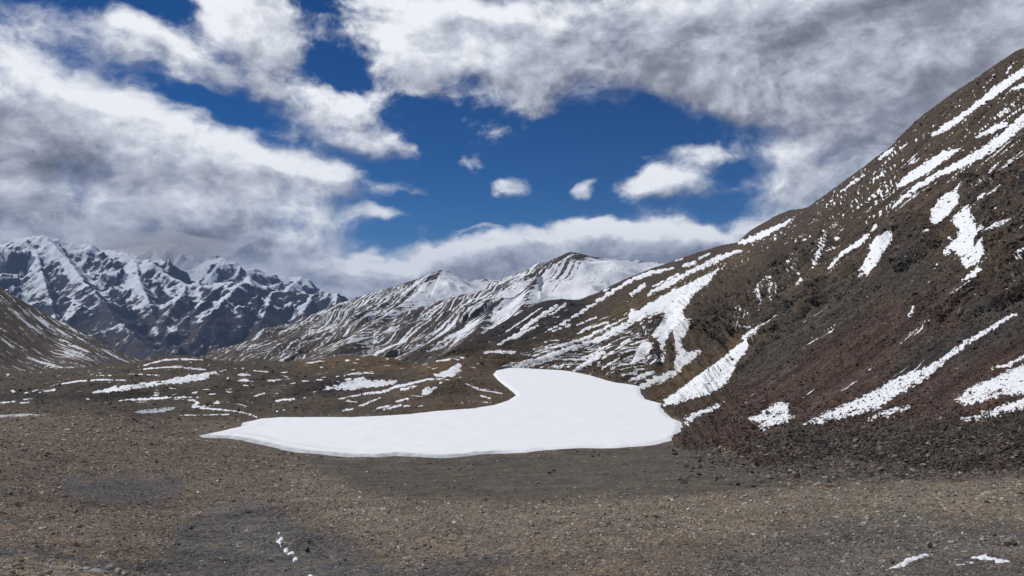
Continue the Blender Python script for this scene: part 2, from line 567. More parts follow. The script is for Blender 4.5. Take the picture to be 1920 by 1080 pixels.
for u in (-400, 300, 1000, 1700, 2400):
    G_CTRL.append((u, 2.0, 23.3))
    G_CTRL.append((u, 8.0, 21.3 + (0.4 if u < 100 else 0)))
for a in [(-300, 1080, 16), (0, 1042, 14.5), (120, 1058, 14.5), (235, 1085, 14.5), (0, 1034, 24), (130, 1046, 24), (300, 1062, 23),
          (0, 1000, 27.5), (0, 940, 36), (0, 872, 52), (-300, 860, 45), (200, 1000, 29), (180, 945, 41), (230, 915, 56), (230, 893, 68), (100, 900, 52),
          (0, 830, 82), (-300, 820, 82), (200, 852, 84), (0, 790, 140), (200, 782, 140), (-300, 785, 140), (400, 832, 122), (400, 872, 88), (400, 950, 48), (420, 1030, 29),
          (430, 1080, 22), (640, 1080, 21), (900, 1080, 20.5), (1200, 1080, 20), (1500, 1080, 19), (1920, 1080, 17), (2300, 1080, 15),
          (1920, 1000, 24.5), (1500, 1000, 27), (1200, 1000, 29), (960, 1000, 31), (760, 1000, 32.5), (560, 1000, 34),
          (560, 900, 72), (560, 940, 50), (650, 935, 52), (760, 945, 48), (960, 948, 47), (1200, 940, 45.5), (1400, 926, 44.5), (1600, 912, 43), (1760, 898, 42), (1920, 893, 40), (2300, 880, 38),
          (760, 935, 58), (960, 937, 57), (1200, 927, 56), (1400, 914, 54), (1600, 902, 52), (1760, 891, 51), (1920, 886, 50), (2300, 880, 52),
          (700, 900, 88), (960, 898, 88), (1200, 885, 88), (1350, 880, 85), (1500, 872, 78), (1700, 880, 61), (1920, 895, 57),
          (1300, 838, 132), (1400, 845, 118), (1600, 870, 84), (1500, 890, 110), (1900, 930, 80),
          # mounds beyond the lake
          (0, 757, 200), (100, 742, 205), (-300, 760, 200), (290, 768.5, 184), (400, 768, 182), (250, 757, 200), (60, 776, 168), (180, 768, 160), (240, 771, 158),
          (60, 735, 236), (140, 716, 238), (240, 713, 240), (340, 733, 226), (0, 748, 236), (-300, 770, 240),
          (200, 712, 262), (270, 685, 292), (330, 672.5, 296), (390, 674, 300), (450, 687, 304), (330, 705, 262),
          (450, 712, 255), (420, 740, 215), (520, 755, 205), (560, 735, 222), (500, 700, 275),
          (560, 683, 325), (620, 673, 334), (690, 668.5, 338), (740, 676, 336), (800, 690, 330), (560, 707, 258),
          (620, 703, 262), (700, 697, 262), (770, 703, 258), (700, 726, 226), (640, 735, 222),
          (760, 719, 226), (810, 709, 226), (860, 716, 222), (920, 733, 214), (800, 745, 202), (880, 750, 200), (640, 765, 192), (740, 760, 192),
          (840, 700, 262), (845, 684, 290), (868, 660, 322), (900, 672, 318), (925, 690, 306), (905, 705, 270), (880, 700, 262),
          (790, 684, 300)]:
    gv(*a)
for (u, y, z) in [(60, 250, -3.0), (140, 252, -2.5), (240, 254, -1.8), (340, 245, -2.5), (620, 290, -1.5), (700, 292, -1.5), (560, 285, -2.0), (770, 280, 0), (760, 243, 0.6), (810, 243, 0.6), (860, 240, 1.0), (480, 235, -2.5), (200, 222, -3.0), (300, 216, -2.5), (100, 224, -3.0), (640, 242, 0.0), (700, 242, 0.3)]:
    G_CTRL.append((u, y, z))
for u in (-400, 0, 300, 600, 800):
    G_CTRL += [(u, 420, -12), (u, 560, -40), (u, 760, -95)]
for u in (950, 1200, 1700, 2300):
    G_CTRL += [(u, 420, -6), (u, 760, -20)]
for (u, v) in LAKE[::3]:
    x, y = on_plane(u, v)
    G_CTRL.append((u, y, 0.0))

NC = 590
GU = np.concatenate([np.linspace(-900, -60, 40)[:-1], np.linspace(-60, 1990, NC), np.linspace(1990, 2900, 40)[1:]])
GY = np.exp(np.linspace(math.log(3.0), math.log(720), 560))
gp = np.array([(c[0] / 300.0, math.log(c[1]) * 2.4) for c in G_CTRL])
tg = TPS(gp, [c[2] for c in G_CTRL], reg=2e-3)
gu_c = np.linspace(-900, 2900, 240)
gy_c = np.linspace(math.log(3.0), math.log(720), 260)
Zc = tg(np.repeat(gu_c[None], 260, 0) / 300.0, np.repeat(gy_c[:, None], 240, 1) * 2.4)


def bilin(A, r, c):
    r0 = np.clip(np.floor(r).astype(int), 0, A.shape[0] - 2)
    c0 = np.clip(np.floor(c).astype(int), 0, A.shape[1] - 2)
    fr, fc = r - r0, c - c0
    if A.ndim == 3:
        fr, fc = fr[..., None], fc[..., None]
    return (A[r0, c0] * (1 - fr) * (1 - fc) + A[r0 + 1, c0] * fr * (1 - fc) + A[r0, c0 + 1] * (1 - fr) * fc + A[r0 + 1, c0 + 1] * fr * fc)


UU, YY = np.meshgrid(GU, GY)
Zg = bilin(Zc, (np.log(YY) - gy_c[0]) / (gy_c[1] - gy_c[0]), (UU - gu_c[0]) / (gu_c[1] - gu_c[0]))
XX = (UU - 960) / F * YY
# relief
far_w = sstep(120, 220, YY)
Zg = Zg + (1 - far_w) * 0.22 * fbm(XX / 9, YY / 9, 3, 3) + far_w * (1.5 * fbm(XX / 26, YY / 26, 4, 5)) * sstep(720, 330, YY)
dh_g = 0.055 * fbm(XX / 1.3, YY / 1.3, 4, 21) + far_w * 0.22 * fbm(XX / 6, YY / 6, 3, 41)
# little drainage steps across the near rise
st = noise2(XX / 14 + 5, (YY - 0.35 * XX) / 2.6, 77)
dh_g = dh_g + (1 - far_w) * 0.05 * np.abs(st) * sstep(15, 25, YY)
# sit the shore on the lake plane
dl = -poly_sdf(LAKE_W, XX, YY)                     # >0 outside
wl = np.exp(-np.clip(dl, 0, None) / 5.0)
Zs = np.where(dl > -3, 0.03 + 0.05 * dl + 0.03 * np.sin(XX * 0.7), -0.12 + 0.15 * np.maximum(dl + 3, -8))
Zg = np.where(dl > 0, Zg * (1 - wl) + Zs * wl, Zs)
dh_g = dh_g * np.where(dl > 0, 1 - 0.85 * wl, 0.0)
PG0 = np.stack([XX, YY, Zg], -1)
NG = normals_of(PG0)
PG = PG0 + np.array([0, 0, 1.0]) * dh_g[..., None]
ug, vg = px(PG)


# region colours of the ground (stone of different colour, plus painted shade on the steeper mound faces)
def soft(poly, X, Y, w):
    return sstep(-w, w, poly_sdf(poly, X, Y) + 10 * noise2(X / 45, Y / 24, 9) + 7 * noise2(X / 11, Y / 6, 19) + 5 * noise2(X / 4, Y / 2.5, 29))


def lay(col, poly, c, w=12, k=1.0):
    a = soft(poly, ug, vg, w)[..., None] * k
    return col * (1 - a) + np.array(c) * a


cg = np.zeros(PG.shape) + np.array((0.135, 0.112, 0.092))
cg = lay(cg, [(-900, 600), (1400, 600), (1400, 783), (480, 785), (300, 779), (-900, 779)], (0.078, 0.066, 0.053), 8)
cg = lay(cg, [(830, 655), (960, 690), (970, 745), (880, 768), (780, 770), (720, 740), (800, 700)], (0.105, 0.078, 0.056), 8, 0.8)
cg = lay(cg, [(560, 665), (700, 665), (860, 690), (850, 700), (700, 690), (560, 690)], (0.12, 0.085, 0.05), 6, 0.8)
cg = lay(cg, [(-100, 742), (130, 735), (330, 728), (420, 735), (300, 748), (-100, 752)], (0.036, 0.034, 0.033), 6, 0.9)  # shade of the steep mound faces, painted into the ground colour
cg = lay(cg, [(560, 720), (640, 706), (700, 726), (620, 738), (520, 746)], (0.036, 0.033, 0.031), 5, 0.9)  # same painted shade on the mound face nearer the lake
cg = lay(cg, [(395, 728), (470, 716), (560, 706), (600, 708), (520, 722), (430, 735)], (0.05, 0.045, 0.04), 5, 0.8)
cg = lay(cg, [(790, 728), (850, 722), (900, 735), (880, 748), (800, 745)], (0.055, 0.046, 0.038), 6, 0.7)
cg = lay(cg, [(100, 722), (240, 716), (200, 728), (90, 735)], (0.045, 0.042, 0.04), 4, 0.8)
cg = lay(cg, [(560, 862), (700, 858), (1000, 850), (1290, 830), (1420, 870), (1600, 905), (1200, 932), (960, 944), (740, 940), (660, 915), (600, 885)], (0.096, 0.087, 0.074), 8)
cg = lay(cg, [(1320, 850), (1500, 860), (1960, 880), (1960, 895), (1600, 912), (1400, 880)], (0.085, 0.075, 0.068), 8, 0.9)
cg = lay(cg, [(520, 890), (640, 895), (700, 935), (960, 948), (1300, 938), (1600, 908), (2000, 890), (2000, 985), (1500, 985), (1100, 1035), (760, 1050), (640, 990), (560, 950)], (0.163, 0.139, 0.112), 16)
cg = lay(cg, [(120, 900), (250, 893), (345, 905), (330, 925), (260, 945), (180, 940), (130, 925)], (0.095, 0.094, 0.094), 16)
cg = lay(cg, [(330, 990), (440, 940), (500, 945), (560, 985), (640, 1010), (740, 1075), (740, 1120), (250, 1120), (300, 1060)], (0.098, 0.094, 0.092), 14)
cg = lay(cg, [(640, 1100), (780, 1060), (950, 1035), (1000, 1040), (850, 1085), (800, 1110)], (0.1, 0.095, 0.092), 10, 0.8)
cg = lay(cg, [(1240, 1120), (1350, 1040), (1500, 985), (1700, 965), (2000, 1000), (2000, 1120)], (0.115, 0.107, 0.098), 30, 0.9)
cg = lay(cg, [(-100, 1030), (60, 1030), (200, 1048), (330, 1062), (330, 1075), (150, 1060), (-100, 1045)], (0.075, 0.075, 0.078), 8, 0.9)
cg = lay(cg, [(-300, 1045), (60, 1042), (160, 1062), (240, 1090), (-300, 1200)], (0.2, 0.165, 0.13), 5)
cg = lay(cg, [(-100, 930), (160, 950), (300, 980), (330, 1040), (100, 1010), (-100, 1000)], (0.155, 0.128, 0.105), 20, 0.8)
cg *= (1 + 0.16 * fbm(XX / 5, YY / 5, 4, 61))[..., None] * 1.12
# damp grey rim just above the lake ice
cg = np.where(((dl > -1) & (dl < 6) & (YY < 135))[..., None], cg * 0.92, cg)
fr = 1.0 - sstep(0.0, 1.0, np.abs(dl - 2.5) / 2.5)
crust = (fr * sstep(0.05, 0.45, fbm(XX / 4, YY / 2, 4, 88)) * (ug < 880) * (ug > 560) * (YY < 135))[..., None] * 0.45
cg = cg * (1 - crust) + np.array((0.26, 0.26, 0.25)) * crust
salt = np.exp(-(((ug - 505) / 55) ** 2 + ((vg - 1020) / 22) ** 2)) * sstep(0.0, 0.6, fbm(XX / 0.7, YY / 0.5, 4, 99))
cg = cg * (1 - 0.5 * salt[..., None]) + np.array((0.32, 0.32, 0.31)) * 0.5 * salt[..., None]
# thin drifts of snow in the moraine's hollows
sn_g = 0.5 + 0.9 * (fbm(XX / 5 + (YY * 0.1), YY / 2.2, 4, 123) - 0.62)
sn_g = np.where((YY > 195) & (YY < 360) & (dl > 3), sn_g, 0.0)
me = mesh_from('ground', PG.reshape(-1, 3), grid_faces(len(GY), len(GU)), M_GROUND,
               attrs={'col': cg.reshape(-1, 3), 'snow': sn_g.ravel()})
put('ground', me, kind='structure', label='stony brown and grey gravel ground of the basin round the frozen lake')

# visibility of ground vertices per column
vmin = np.minimum.accumulate(vg, axis=0)
VIS_G = vg <= vmin + 1.5

# ------------------------------------------------------------------ far sheet that closes the valley floor
R = 18000.0
a = np.linspace(0, 2 * math.pi, 65)[:-1]
vv = [(0, 0, -470)] + [(R * math.cos(t), R * math.sin(t), -470) for t in a]
ff = [(0, 1 + i, 1 + (i + 1) % 64) for i in range(64)]
mv, tv, bv = new_mat('valley_floor')
pos = tv.node('ShaderNodeNewGeometry').outputs['Position']
tv.l.new(tv.mix(tv.noise(pos, 0.002, 6.0), (0.07, 0.06, 0.05), (0.12, 0.1, 0.08)), bv.inputs['Base Color'])
put('valley_floor', mesh_from('valley_floor', vv, ff, mv, smooth=False), kind='structure')

# ------------------------------------------------------------------ lake
lu = np.linspace(355, 1330, 440)
ly = np.exp(np.linspace(math.log(118), math.log(325), 280))
LU, LY = np.meshgrid(lu, ly)
LX = (LU - 960) / F * LY
ls = poly_sdf(LAKE_W, LX, LY)
ls = ls + 0.22 * noise2(LX / 2.3, LY / 2.3, 5) + 0.1 * noise2(LX / 0.7, LY / 0.7, 6)
th = 0.30 * sstep(0.2, 1.6, ls) + 0.16 * sstep(-0.3, 0.25, ls) - 0.12
th = th + 0.02 * fbm(LX / 8, LY / 8, 3, 8)
near = sstep(170, 150, LY) * sstep(980, 900, LU)
ice = sstep(2.2, 0.9, ls) * near * (0.85 + 0.4 * noise2(LX / 1.5, LY / 1.5, 14))
ice = np.maximum(ice, 0.22 * near * np.exp(-((ls - 4.2 + 1.0 * noise2(LX / 12, LY / 12, 15)) / 0.7) ** 2) * sstep(760, 560, LU))
ice = np.maximum(ice, 0.85 * sstep(1.0, 0.3, ls) * sstep(470, 430, LU))
okm = (ls > -0.8)
cm = okm[:-1, :-1] | okm[1:, :-1] | okm[:-1, 1:] | okm[1:, 1:]


def compact(P, faces, attrs):
    used = np.unique(faces)
    remap = np.full(len(P), -1, np.int64)
    remap[used] = np.arange(len(used))
    return P[used], remap[faces], {k: v[used] for k, v in attrs.items()}


Pl = np.stack([LX, LY, th], -1).reshape(-1, 3)
f = grid_faces(*LX.shape, mask=cm)
Pl, f, at = compact(Pl, f, {'ice': np.clip(ice, 0, 1).ravel()})
put('lake', mesh_from('lake', Pl, f, M_LAKE, attrs=at), kind='structure', label='frozen lake under a smooth sheet of white snow')


# ------------------------------------------------------------------ hillsides seen face on: inverse depth over (u, v), exact for planes
def hillside(ctrl, top, bot, u0, u1, ncol, nrow, back=14, su=300.0):
    p = np.array([(c[0] / su, c[1] / su) for c in ctrl])
    tp = TPS(p, [1.0 / c[2] for c in ctrl], reg=1e-3)
    us = np.linspace(u0, u1, ncol)
    tu, tvv = zip(*sorted(top))
    bu, bvv = zip(*sorted(bot))
    vt = np.interp(us, tu, tvv)
    vb = np.interp(us, bu, bvv)
    t = np.linspace(0, 1, nrow)
    U = np.repeat(us[None], nrow, 0)
    V = vt[None] + (vb - vt)[None] * t[:, None]
    inv = tp(U / su, V / su)
    inv = np.maximum(inv, 1 / 4000.0)
    P = world(U, V, 1.0 / inv)
    # far side beyond the skyline
    rows = []
    y0 = P[0, :, 1]
    for k in range(back, 0, -1):
        d = (k / back) ** 1.5 * 0.5 * y0
        b = P[0].copy()
        b[:, 0] += (U[0] - 960) / F * d
        b[:, 1] += d
        b[:, 2] -= 0.5 * d - 0.04 * d * 0 + 0.002 * d
        rows.append(b)
    return np.concatenate([np.stack(rows), P], 0), back


S_TOP = [(760, 700), (820, 670), (850, 657), (900, 629), (945, 603), (980, 583), (1001, 571), (1025, 563.5), (1053, 560), (1085, 562), (1113, 552), (1177, 521), (1212, 507),
         (1258, 491), (1296, 477), (1352, 460), (1381, 455), (1409, 431), (1451, 406), (1479, 394), (1505, 391), (1515, 388), (1575, 345),
         (1640, 297), (1668, 277), (1690, 252), (1735, 212), (1790, 172), (1800, 166), (1836, 143), (1870, 118), (1900, 98), (1920, 90), (2000, 40), (2500, -330)]
S_BOT = [(760, 730), (900, 715), (1000, 730), (1150, 760), (1250, 850), (1300, 880), (1500, 930), (1700, 960), (2000, 990), (2500, 1100)]
S_CTRL = [(2500, 700, 46), (2500, 300, 95), (2500, -330, 300), (2200, 900, 46), (1920, 888, 58), (1700, 872, 72), (1500, 850, 98), (1380, 832, 124),
          (2200, 500, 82), (1900, 600, 88), (1920, 740, 68), (1900, 400, 140), (1900, 250, 220), (1920, 90, 480), (2200, -108, 400), (2200, 200, 170),
          (1700, 700, 100), (1700, 560, 138), (1700, 430, 215), (1700, 330, 360), (1690, 252, 720), (1790, 172, 580), (1800, 280, 300),
          (1600, 420, 330), (1575, 345, 900), (1515, 388, 1050), (1500, 560, 245), (1500, 700, 150), (1500, 470, 430), (1600, 600, 160),
          (1400, 700, 190), (1400, 620, 255), (1400, 540, 430), (1440, 640, 205), (1479, 394, 1300), (1409, 431, 1350), (1381, 455, 1300), (1400, 480, 720),
          (1300, 640, 330), (1300, 560, 520), (1300, 520, 700), (1296, 477, 1300), (1340, 600, 330), (1320, 690, 232), (1330, 760, 165),
          (1200, 660, 340), (1200, 600, 500), (1212, 560, 640), (1212, 507, 1250), (1250, 690, 275),
          (1100, 660, 400), (1100, 620, 540), (1113, 552, 1050), (1053, 560, 950), (1053, 600, 640), (1000, 650, 440), (1000, 610, 600), (1001, 571, 860),
          (945, 603, 720), (945, 650, 450), (900, 629, 600), (900, 662, 430), (850, 657, 480), (820, 670, 440), (760, 700, 420), (920, 684, 345), (960, 684, 330)]
for (u, v) in LAKE[20:40]:
    S_CTRL.append((u, v, on_plane(u, v)[1]))
    if u > 1000:
        S_CTRL.append((u - (30 if v > 725 else 0), v + 22, on_plane(u, v)[1] * 1.01))
PS0, nback = hillside(S_CTRL, S_TOP, S_BOT, 770, 2360, 700, 470)


def axes_from(P, pa, pb, nb):
    """world direction of a streak given by two photo points on a surface, and the direction across it"""
    u, v = px(P[nb:])
    def near_pt(q):
        d = (u - q[0]) ** 2 + (v - q[1]) ** 2
        i = np.unravel_index(np.argmin(d), d.shape)
        return P[nb:][i], i
    a, ia = near_pt(pa)
    b, ib = near_pt(pb)
    t = (b - a) / np.linalg.norm(b - a)
    n = normals_of(P[nb:])[ia]
    s = np.cross(n, t)
    s /= np.linalg.norm(s)
    return t, s


tS, sS = axes_from(PS0, (1850, 450), (1600, 640), nback)
tS2, sS2 = axes_from(PS0, (1300, 545), (1100, 645), nback)
us0, vs0 = px(PS0)
wfar = sstep(1400, 1250, us0)[..., None]
At = (PS0 @ tS) * (1 - wfar[..., 0]) + (PS0 @ tS2) * wfar[..., 0]
As = (PS0 @ sS) * (1 - wfar[..., 0]) + (PS0 @ sS2) * wfar[..., 0]
NS0 = normals_of(PS0)
ys = PS0[..., 1]
front = np.ones(ys.shape)
front[:nback] = 0.3
# rock outcrops
CRAGS = [[(1320, 640), (1300, 600), (1330, 560), (1400, 530), (1440, 490), (1520, 450), (1580, 440), (1560, 480), (1500, 530), (1450, 580), (1400, 625), (1350, 660)],
         [(1405, 660), (1440, 600), (1500, 565), (1560, 520), (1600, 500), (1620, 525), (1560, 565), (1500, 600), (1440, 650), (1395, 690)],
         [(1640, 480), (1680, 420), (1740, 400), (1770, 430), (1740, 480), (1680, 510)],
         [(1800, 330), (1870, 330), (1960, 300), (1960, 560), (1900, 560), (1850, 480), (1820, 400)],
         [(1700, 560), (1780, 520), (1900, 540), (1900, 580), (1800, 600), (1720, 610)],
         [(1222, 640), (1236, 632), (1240, 665), (1232, 690), (1225, 675)], [(1254, 630), (1262, 650), (1268, 680), (1256, 690), (1250, 660)],
         [(1215, 600), (1245, 590), (1240, 610), (1220, 625), (1195, 635)]]
crag = np.zeros(ys.shape)
wob = 14 * noise2(us0 / 30, vs0 / 30, 31)
for c in CRAGS:
    crag = np.maximum(crag, sstep(-12, 14, poly_sdf(c, us0, vs0) + wob))
sc_len = np.clip(ys / 160.0, 0.45, 3.0)
low = 1.1 * fbm(As / 16, At / 70, 2, 41) * np.clip(ys / 150, 0.35, 2.2)
kx = np.clip(ys / 170, 0.5, 2.0)
dsr = np.linalg.norm(np.gradient(PS0, axis=0), axis=-1)          # row spacing in metres: no relief finer than the mesh can carry
att = lambda L_: sstep(0.55 * L_, 0.22 * L_, dsr)
wA, wT = As + 1.6 * noise2(As / 6, At / 6, 53), At + 1.6 * noise2(As / 6, At / 6, 54)
c1, f1 = cells(wA / 7.0, wT / 13.0, 55)
c2, f2 = cells(wA / 2.6, wT / 4.4, 56)
low = low + crag * kx * (1.6 * ridged(As / 12, At / 50, 2, 52, 0.45) + (2.6 * c1 - 1.2 * f1) * att(14.0) - 1.1)
blocks = crag * kx * (1.15 * c2 - 0.6 * f2) * att(5.5)
low = low + 0.28 * fbm(As / 4, At / 17, 2, 43) * np.clip(ys / 150, 0.35, 2.2) * att(4.5)
low *= front * sstep(0, 30, vs0 - np.interp(us0[0], *zip(*S_TOP))[None] + 12)
hi = 0.16 * fbm(As / 2.0, At / 2.4, 4, 91) * np.clip(ys / 90, 0.5, 4.0) * att(2.6) + 0.35 * fbm(As / 8, At / 10, 2, 93) * (1 - att(2.6)) + blocks
hi *= front
PS1 = PS0 + NS0 * low[..., None]
NS = normals_of(PS1)
PS = PS1 + NS * hi[..., None]
us, vs = px(PS)
# colours
cs = np.zeros(PS.shape) + np.array((0.088, 0.069, 0.053))


def lays(col, poly, c, w=15, k=1.0):
    a = sstep(-w, w, poly_sdf(poly, us0, vs0) + 18 * noise2(us0 / 60, vs0 / 45, 29))[..., None] * k
    return col * (1 - a) + np.array(c) * a


cs = lays(cs, [(1280, 800), (1380, 720), (1480, 640), (1640, 560), (1800, 540), (2500, 480), (2500, 1000), (1300, 900)], (0.086, 0.061, 0.053), 25)
cs = lays(cs, [(1360, 700), (1440, 640), (1560, 560), (1700, 480), (1800, 500), (1660, 560), (1520, 650), (1420, 720)], (0.072, 0.066, 0.062), 20, 0.85)
cs = lays(cs, [(1700, 640), (1950, 520), (1950, 600), (1800, 680), (1640, 740)], (0.068, 0.063, 0.06), 18, 0.8)
cs = lays(cs, [(1380, 830), (1500, 800), (2000, 770), (2000, 900), (1500, 890)], (0.075, 0.066, 0.06), 20, 0.85)
cs = lays(cs, [(1205, 735), (1300, 690), (1420, 625), (1430, 635), (1350, 690), (1245, 760)], (0.115, 0.085, 0.052), 10, 0.9)
cs = lays(cs, [(900, 600), (1053, 555), (1150, 540), (1100, 590), (1000, 640), (880, 670)], (0.046, 0.042, 0.041), 12, 0.95)
cs = lays(cs, [(1060, 640), (1160, 580), (1300, 500), (1420, 450), (1420, 480), (1300, 530), (1180, 610), (1100, 640)], (0.12, 0.092, 0.05), 10, 0.7)
cs = lays(cs, [(840, 655), (960, 665), (1010, 690), (920, 700), (860, 690)], (0.088, 0.066, 0.048), 8, 0.9)
cs = cs * (1 - 0.28 * crag[..., None]) + np.array((0.08, 0.075, 0.07)) * 0.28 * crag[..., None]
cs *= 0.92 * (1 + 0.30 * fbm(As / 7, At / 30, 4, 71))[..., None] * (1 + 0.28 * fbm(As / 1.5, At / 2.2, 3, 72))[..., None]
# small snow streaks down the fall line
dens = np.zeros(ys.shape)
for poly, k in [([(960, 680), (1100, 610), (1220, 560), (1420, 440), (1500, 395), (1500, 440), (1340, 530), (1260, 610), (1220, 720), (1080, 700)], 0.62),
                ([(960, 690), (1000, 640), (1180, 600), (1230, 640), (1240, 700), (1100, 700)], 0.82),
                ([(900, 640), (1053, 565), (1100, 570), (960, 660)], 0.35),
                ([(1440, 560), (1500, 400), (1690, 252), (1800, 165), (1960, 80), (1960, 340), (1800, 340), (1640, 440), (1560, 520)], 0.56),
                ([(1350, 620), (1440, 520), (1560, 440), (1580, 470), (1460, 560), (1400, 640)], 0.42),
                ([(1780, 330), (1960, 300), (1960, 560), (1800, 540)], 0.40),
                ([(1240, 700), (1290, 670), (1440, 610), (1460, 560), (1880, 560), (1960, 700), (1960, 800), (1400, 800)], 0.16)]:
    dens = np.maximum(dens, k * sstep(-25, 25, poly_sdf(poly, us0, vs0)))
lw = np.clip(ys / 220, 0.5, 2.6)
nz = 0.75 * fbm(As / (1.5 * 2.0), At / (16 * 2.0), 4, 301) + 0.55 * fbm(As / 1.1, At / 6, 3, 305) + 0.35 * fbm(As / 14, At / 40, 3, 307)
sn_s = 0.5 + 1.3 * (nz - (0.98 - 0.95 * dens)) - 3.0 * (dens < 0.02)
sn_s[:nback] = 0.2
nrS, ncS = us.shape
put('mountainside', mesh_from('mountainside', PS.reshape(-1, 3), grid_faces(nrS, ncS, flip=True), M_SLOPE,
                              attrs={'col': np.clip(cs, 0.01, 1).reshape(-1, 3), 'snow': sn_s.ravel()}),
    kind='structure', label='steep brown scree mountainside with crags and snow streaks beside the lake')

# ------------------------------------------------------------------ left hillside
L_TOP = [(-500, 250), (-300, 372), (-100, 480), (0, 537), (21, 552), (53, 570), (106, 600), (155, 624), (211, 652), (267, 677), (330, 705)]
L_BOT = [(-500, 860), (-100, 800), (0, 775), (80, 765), (200, 745), (300, 730), (330, 735)]
L_CTRL = [(-500, 250, 520), (-300, 372, 560), (-100, 480, 640), (0, 537, 700), (106, 600, 760), (211, 652, 800), (267, 677, 820), (330, 705, 820),
          (-300, 700, 300), (-500, 600, 300), (0, 755, 330), (60, 735, 360), (140, 710, 430), (0, 640, 470), (-200, 560, 420), (100, 660, 560), (200, 690, 600), (260, 695, 690)]
PL0, nb = hillside(L_CTRL, L_TOP, L_BOT, -480, 330, 300, 200, back=8)
tL, sL = axes_from(PL0, (20, 620), (160, 690), nb)
At_, As_ = PL0 @ tL, PL0 @ sL
NL = normals_of(PL0)
uL, vL = px(PL0)
PLs = PL0 + NL * (1.2 * fbm(As_ / 20, At_ / 80, 4, 7) + 0.35 * fbm(As_ / 4, At_ / 9, 3, 8))[..., None]
cl = np.zeros(PL0.shape) + np.array((0.12, 0.1, 0.082))
cl *= (1 + 0.25 * fbm(As_ / 25, At_ / 90, 4, 17))[..., None]
nz = 0.8 * fbm(As_ / 4.5, At_ / 38, 4, 401) + 0.6 * fbm(As_ / 2.4, At_ / 12, 3, 405) + 0.4 * fbm(As_ / 30, At_ / 60, 3, 407)
snl = 0.5 + 1.8 * (nz - 0.33)
snl[:nb] = 0.2
put('hill', mesh_from('hill', PLs.reshape(-1, 3), grid_faces(*uL.shape, flip=True), M_HILL,
                      attrs={'col': cl.reshape(-1, 3), 'snow': snl.ravel()}),
    kind='structure', label='grey-brown gravel hillside striped with thin snow streaks')


# ------------------------------------------------------------------ far mountains: height fields grown from their ridge lines
def ridge_field(X, Y, ridges, slope, base, hsoft=420.0):
    Z = np.full(X.shape, base, float)
    dmin = np.full(X.shape, 1e9)
    for r in ridges:
        pts = [world(np.float64(u), np.float64(v), y) for (u, v, y) in r]
        for a, b in zip(pts[:-1], pts[1:]):
            ex, ey = b[0] - a[0], b[1] - a[1]
            t = np.clip(((X - a[0]) * ex + (Y - a[1]) * ey) / (ex * ex + ey * ey + 1e-9), 0, 1)
            d = np.hypot(X - a[0] - t * ex, Y - a[1] - t * ey)
            z = a[2] + (b[2] - a[2]) * t
            drop = slope * d * (1 - 0.22 * d / (d + hsoft))
            cand = z - drop
            dmin = np.where(cand > Z, d, dmin)
            Z = np.maximum(Z, cand)
    return Z, dmin


def far_mountain(name, label, ridges, slope, base, u0, u1, y0, y1, nc, nr, amp, wav, mat, snow_fn, col_fn, seed, hsoft=420.0, aniso=None):
    us_ = np.linspace(u0, u1, nc)
    ys_ = np.exp(np.linspace(math.log(y0), math.log(y1), nr))
    U, Y = np.meshgrid(us_, ys_)
    X = (U - 960) / F * Y
    wx = X + wav * 0.35 * fbm(X / wav, Y / wav, 3, seed + 1)
    wy = Y + wav * 0.35 * fbm(X / wav, Y / wav, 3, seed + 2)
    Z, d = ridge_field(wx * 0.85 + X * 0.15, wy * 0.85 + Y * 0.15, ridges, slope, base, hsoft)
    Z0, d0 = ridge_field(X, Y, ridges, slope, base, hsoft)
    k = sstep(0, wav * 0.5, d0)
    Z = Z0 * (1 - k) + Z * k
    rg = ridged(wx / wav, wy / wav, 7, seed + 5, 0.5)
    Z = Z + amp * (rg - 0.75) * (0.10 + 0.9 * sstep(0, wav * 0.8, d0)) + amp * 0.12 * fbm(X / (wav * 0.16), Y / (wav * 0.16), 4, seed + 9)
    P = np.stack([X, Y, Z], -1)
    N = normals_of(P)
    u, v = px(P)
    snow = snow_fn(P, N, u, v, rg, d0)
    col = col_fn(P, N, u, v, rg)
    return put(name, mesh_from(name, P.reshape(-1, 3), grid_faces(nr, nc), mat,
                               attrs={'col': np.clip(col, 0.01, 1).reshape(-1, 3), 'snow': snow.ravel()}), kind='structure', label=label)


FAR_R = [
    [(-700, 470, 9200), (-300, 520, 9000), (-100, 478, 8900), (0, 457, 8800), (42, 443, 8700), (83, 439.5, 8600), (106, 449, 8650), (130, 453, 8700), (151, 458, 8700), (158, 459, 8700), (172, 459, 8650), (185, 468, 8700),
     (211, 469, 8700), (225, 472, 8600), (253, 483, 8450), (289, 496, 8300), (306, 509, 8250), (352, 532, 8000), (385, 533, 7900), (422, 527, 7700), (454, 527, 7600), (475, 535, 7650), (510, 544, 7700), (542, 544, 7700),
     (584, 550, 7700), (633, 552, 7650), (647, 560, 7700), (720, 600, 7800), (850, 640, 8000)],
    [(83, 439.5, 8600), (125, 486, 8150), (165, 537, 7500), (197, 567, 6900), (212, 592, 6500), (255, 632, 6000), (300, 664, 5600)],
    [(60, 441, 8650), (75, 500, 8000), (95, 560, 7300), (110, 620, 6700)],
    [(253, 483, 8450), (262, 530, 7900), (285, 580, 7300), (300, 625, 6900)],
    [(352, 532, 8000), (335, 560, 7500), (317, 586, 7100), (298, 612, 6800)],
    [(454, 527, 7600), (425, 556, 7100), (395, 590, 6600), (360, 640, 6100)],
    [(422, 527, 7700), (380, 560, 7300), (345, 600, 6800)],
    [(510, 544, 7700), (495, 590, 7000), (470, 640, 6300), (440, 670, 5900)],
    [(584, 550, 7700), (565, 600, 7000), (540, 640, 6400)],
    [(633, 552, 7650), (620, 600, 7000), (600, 640, 6400)],
]
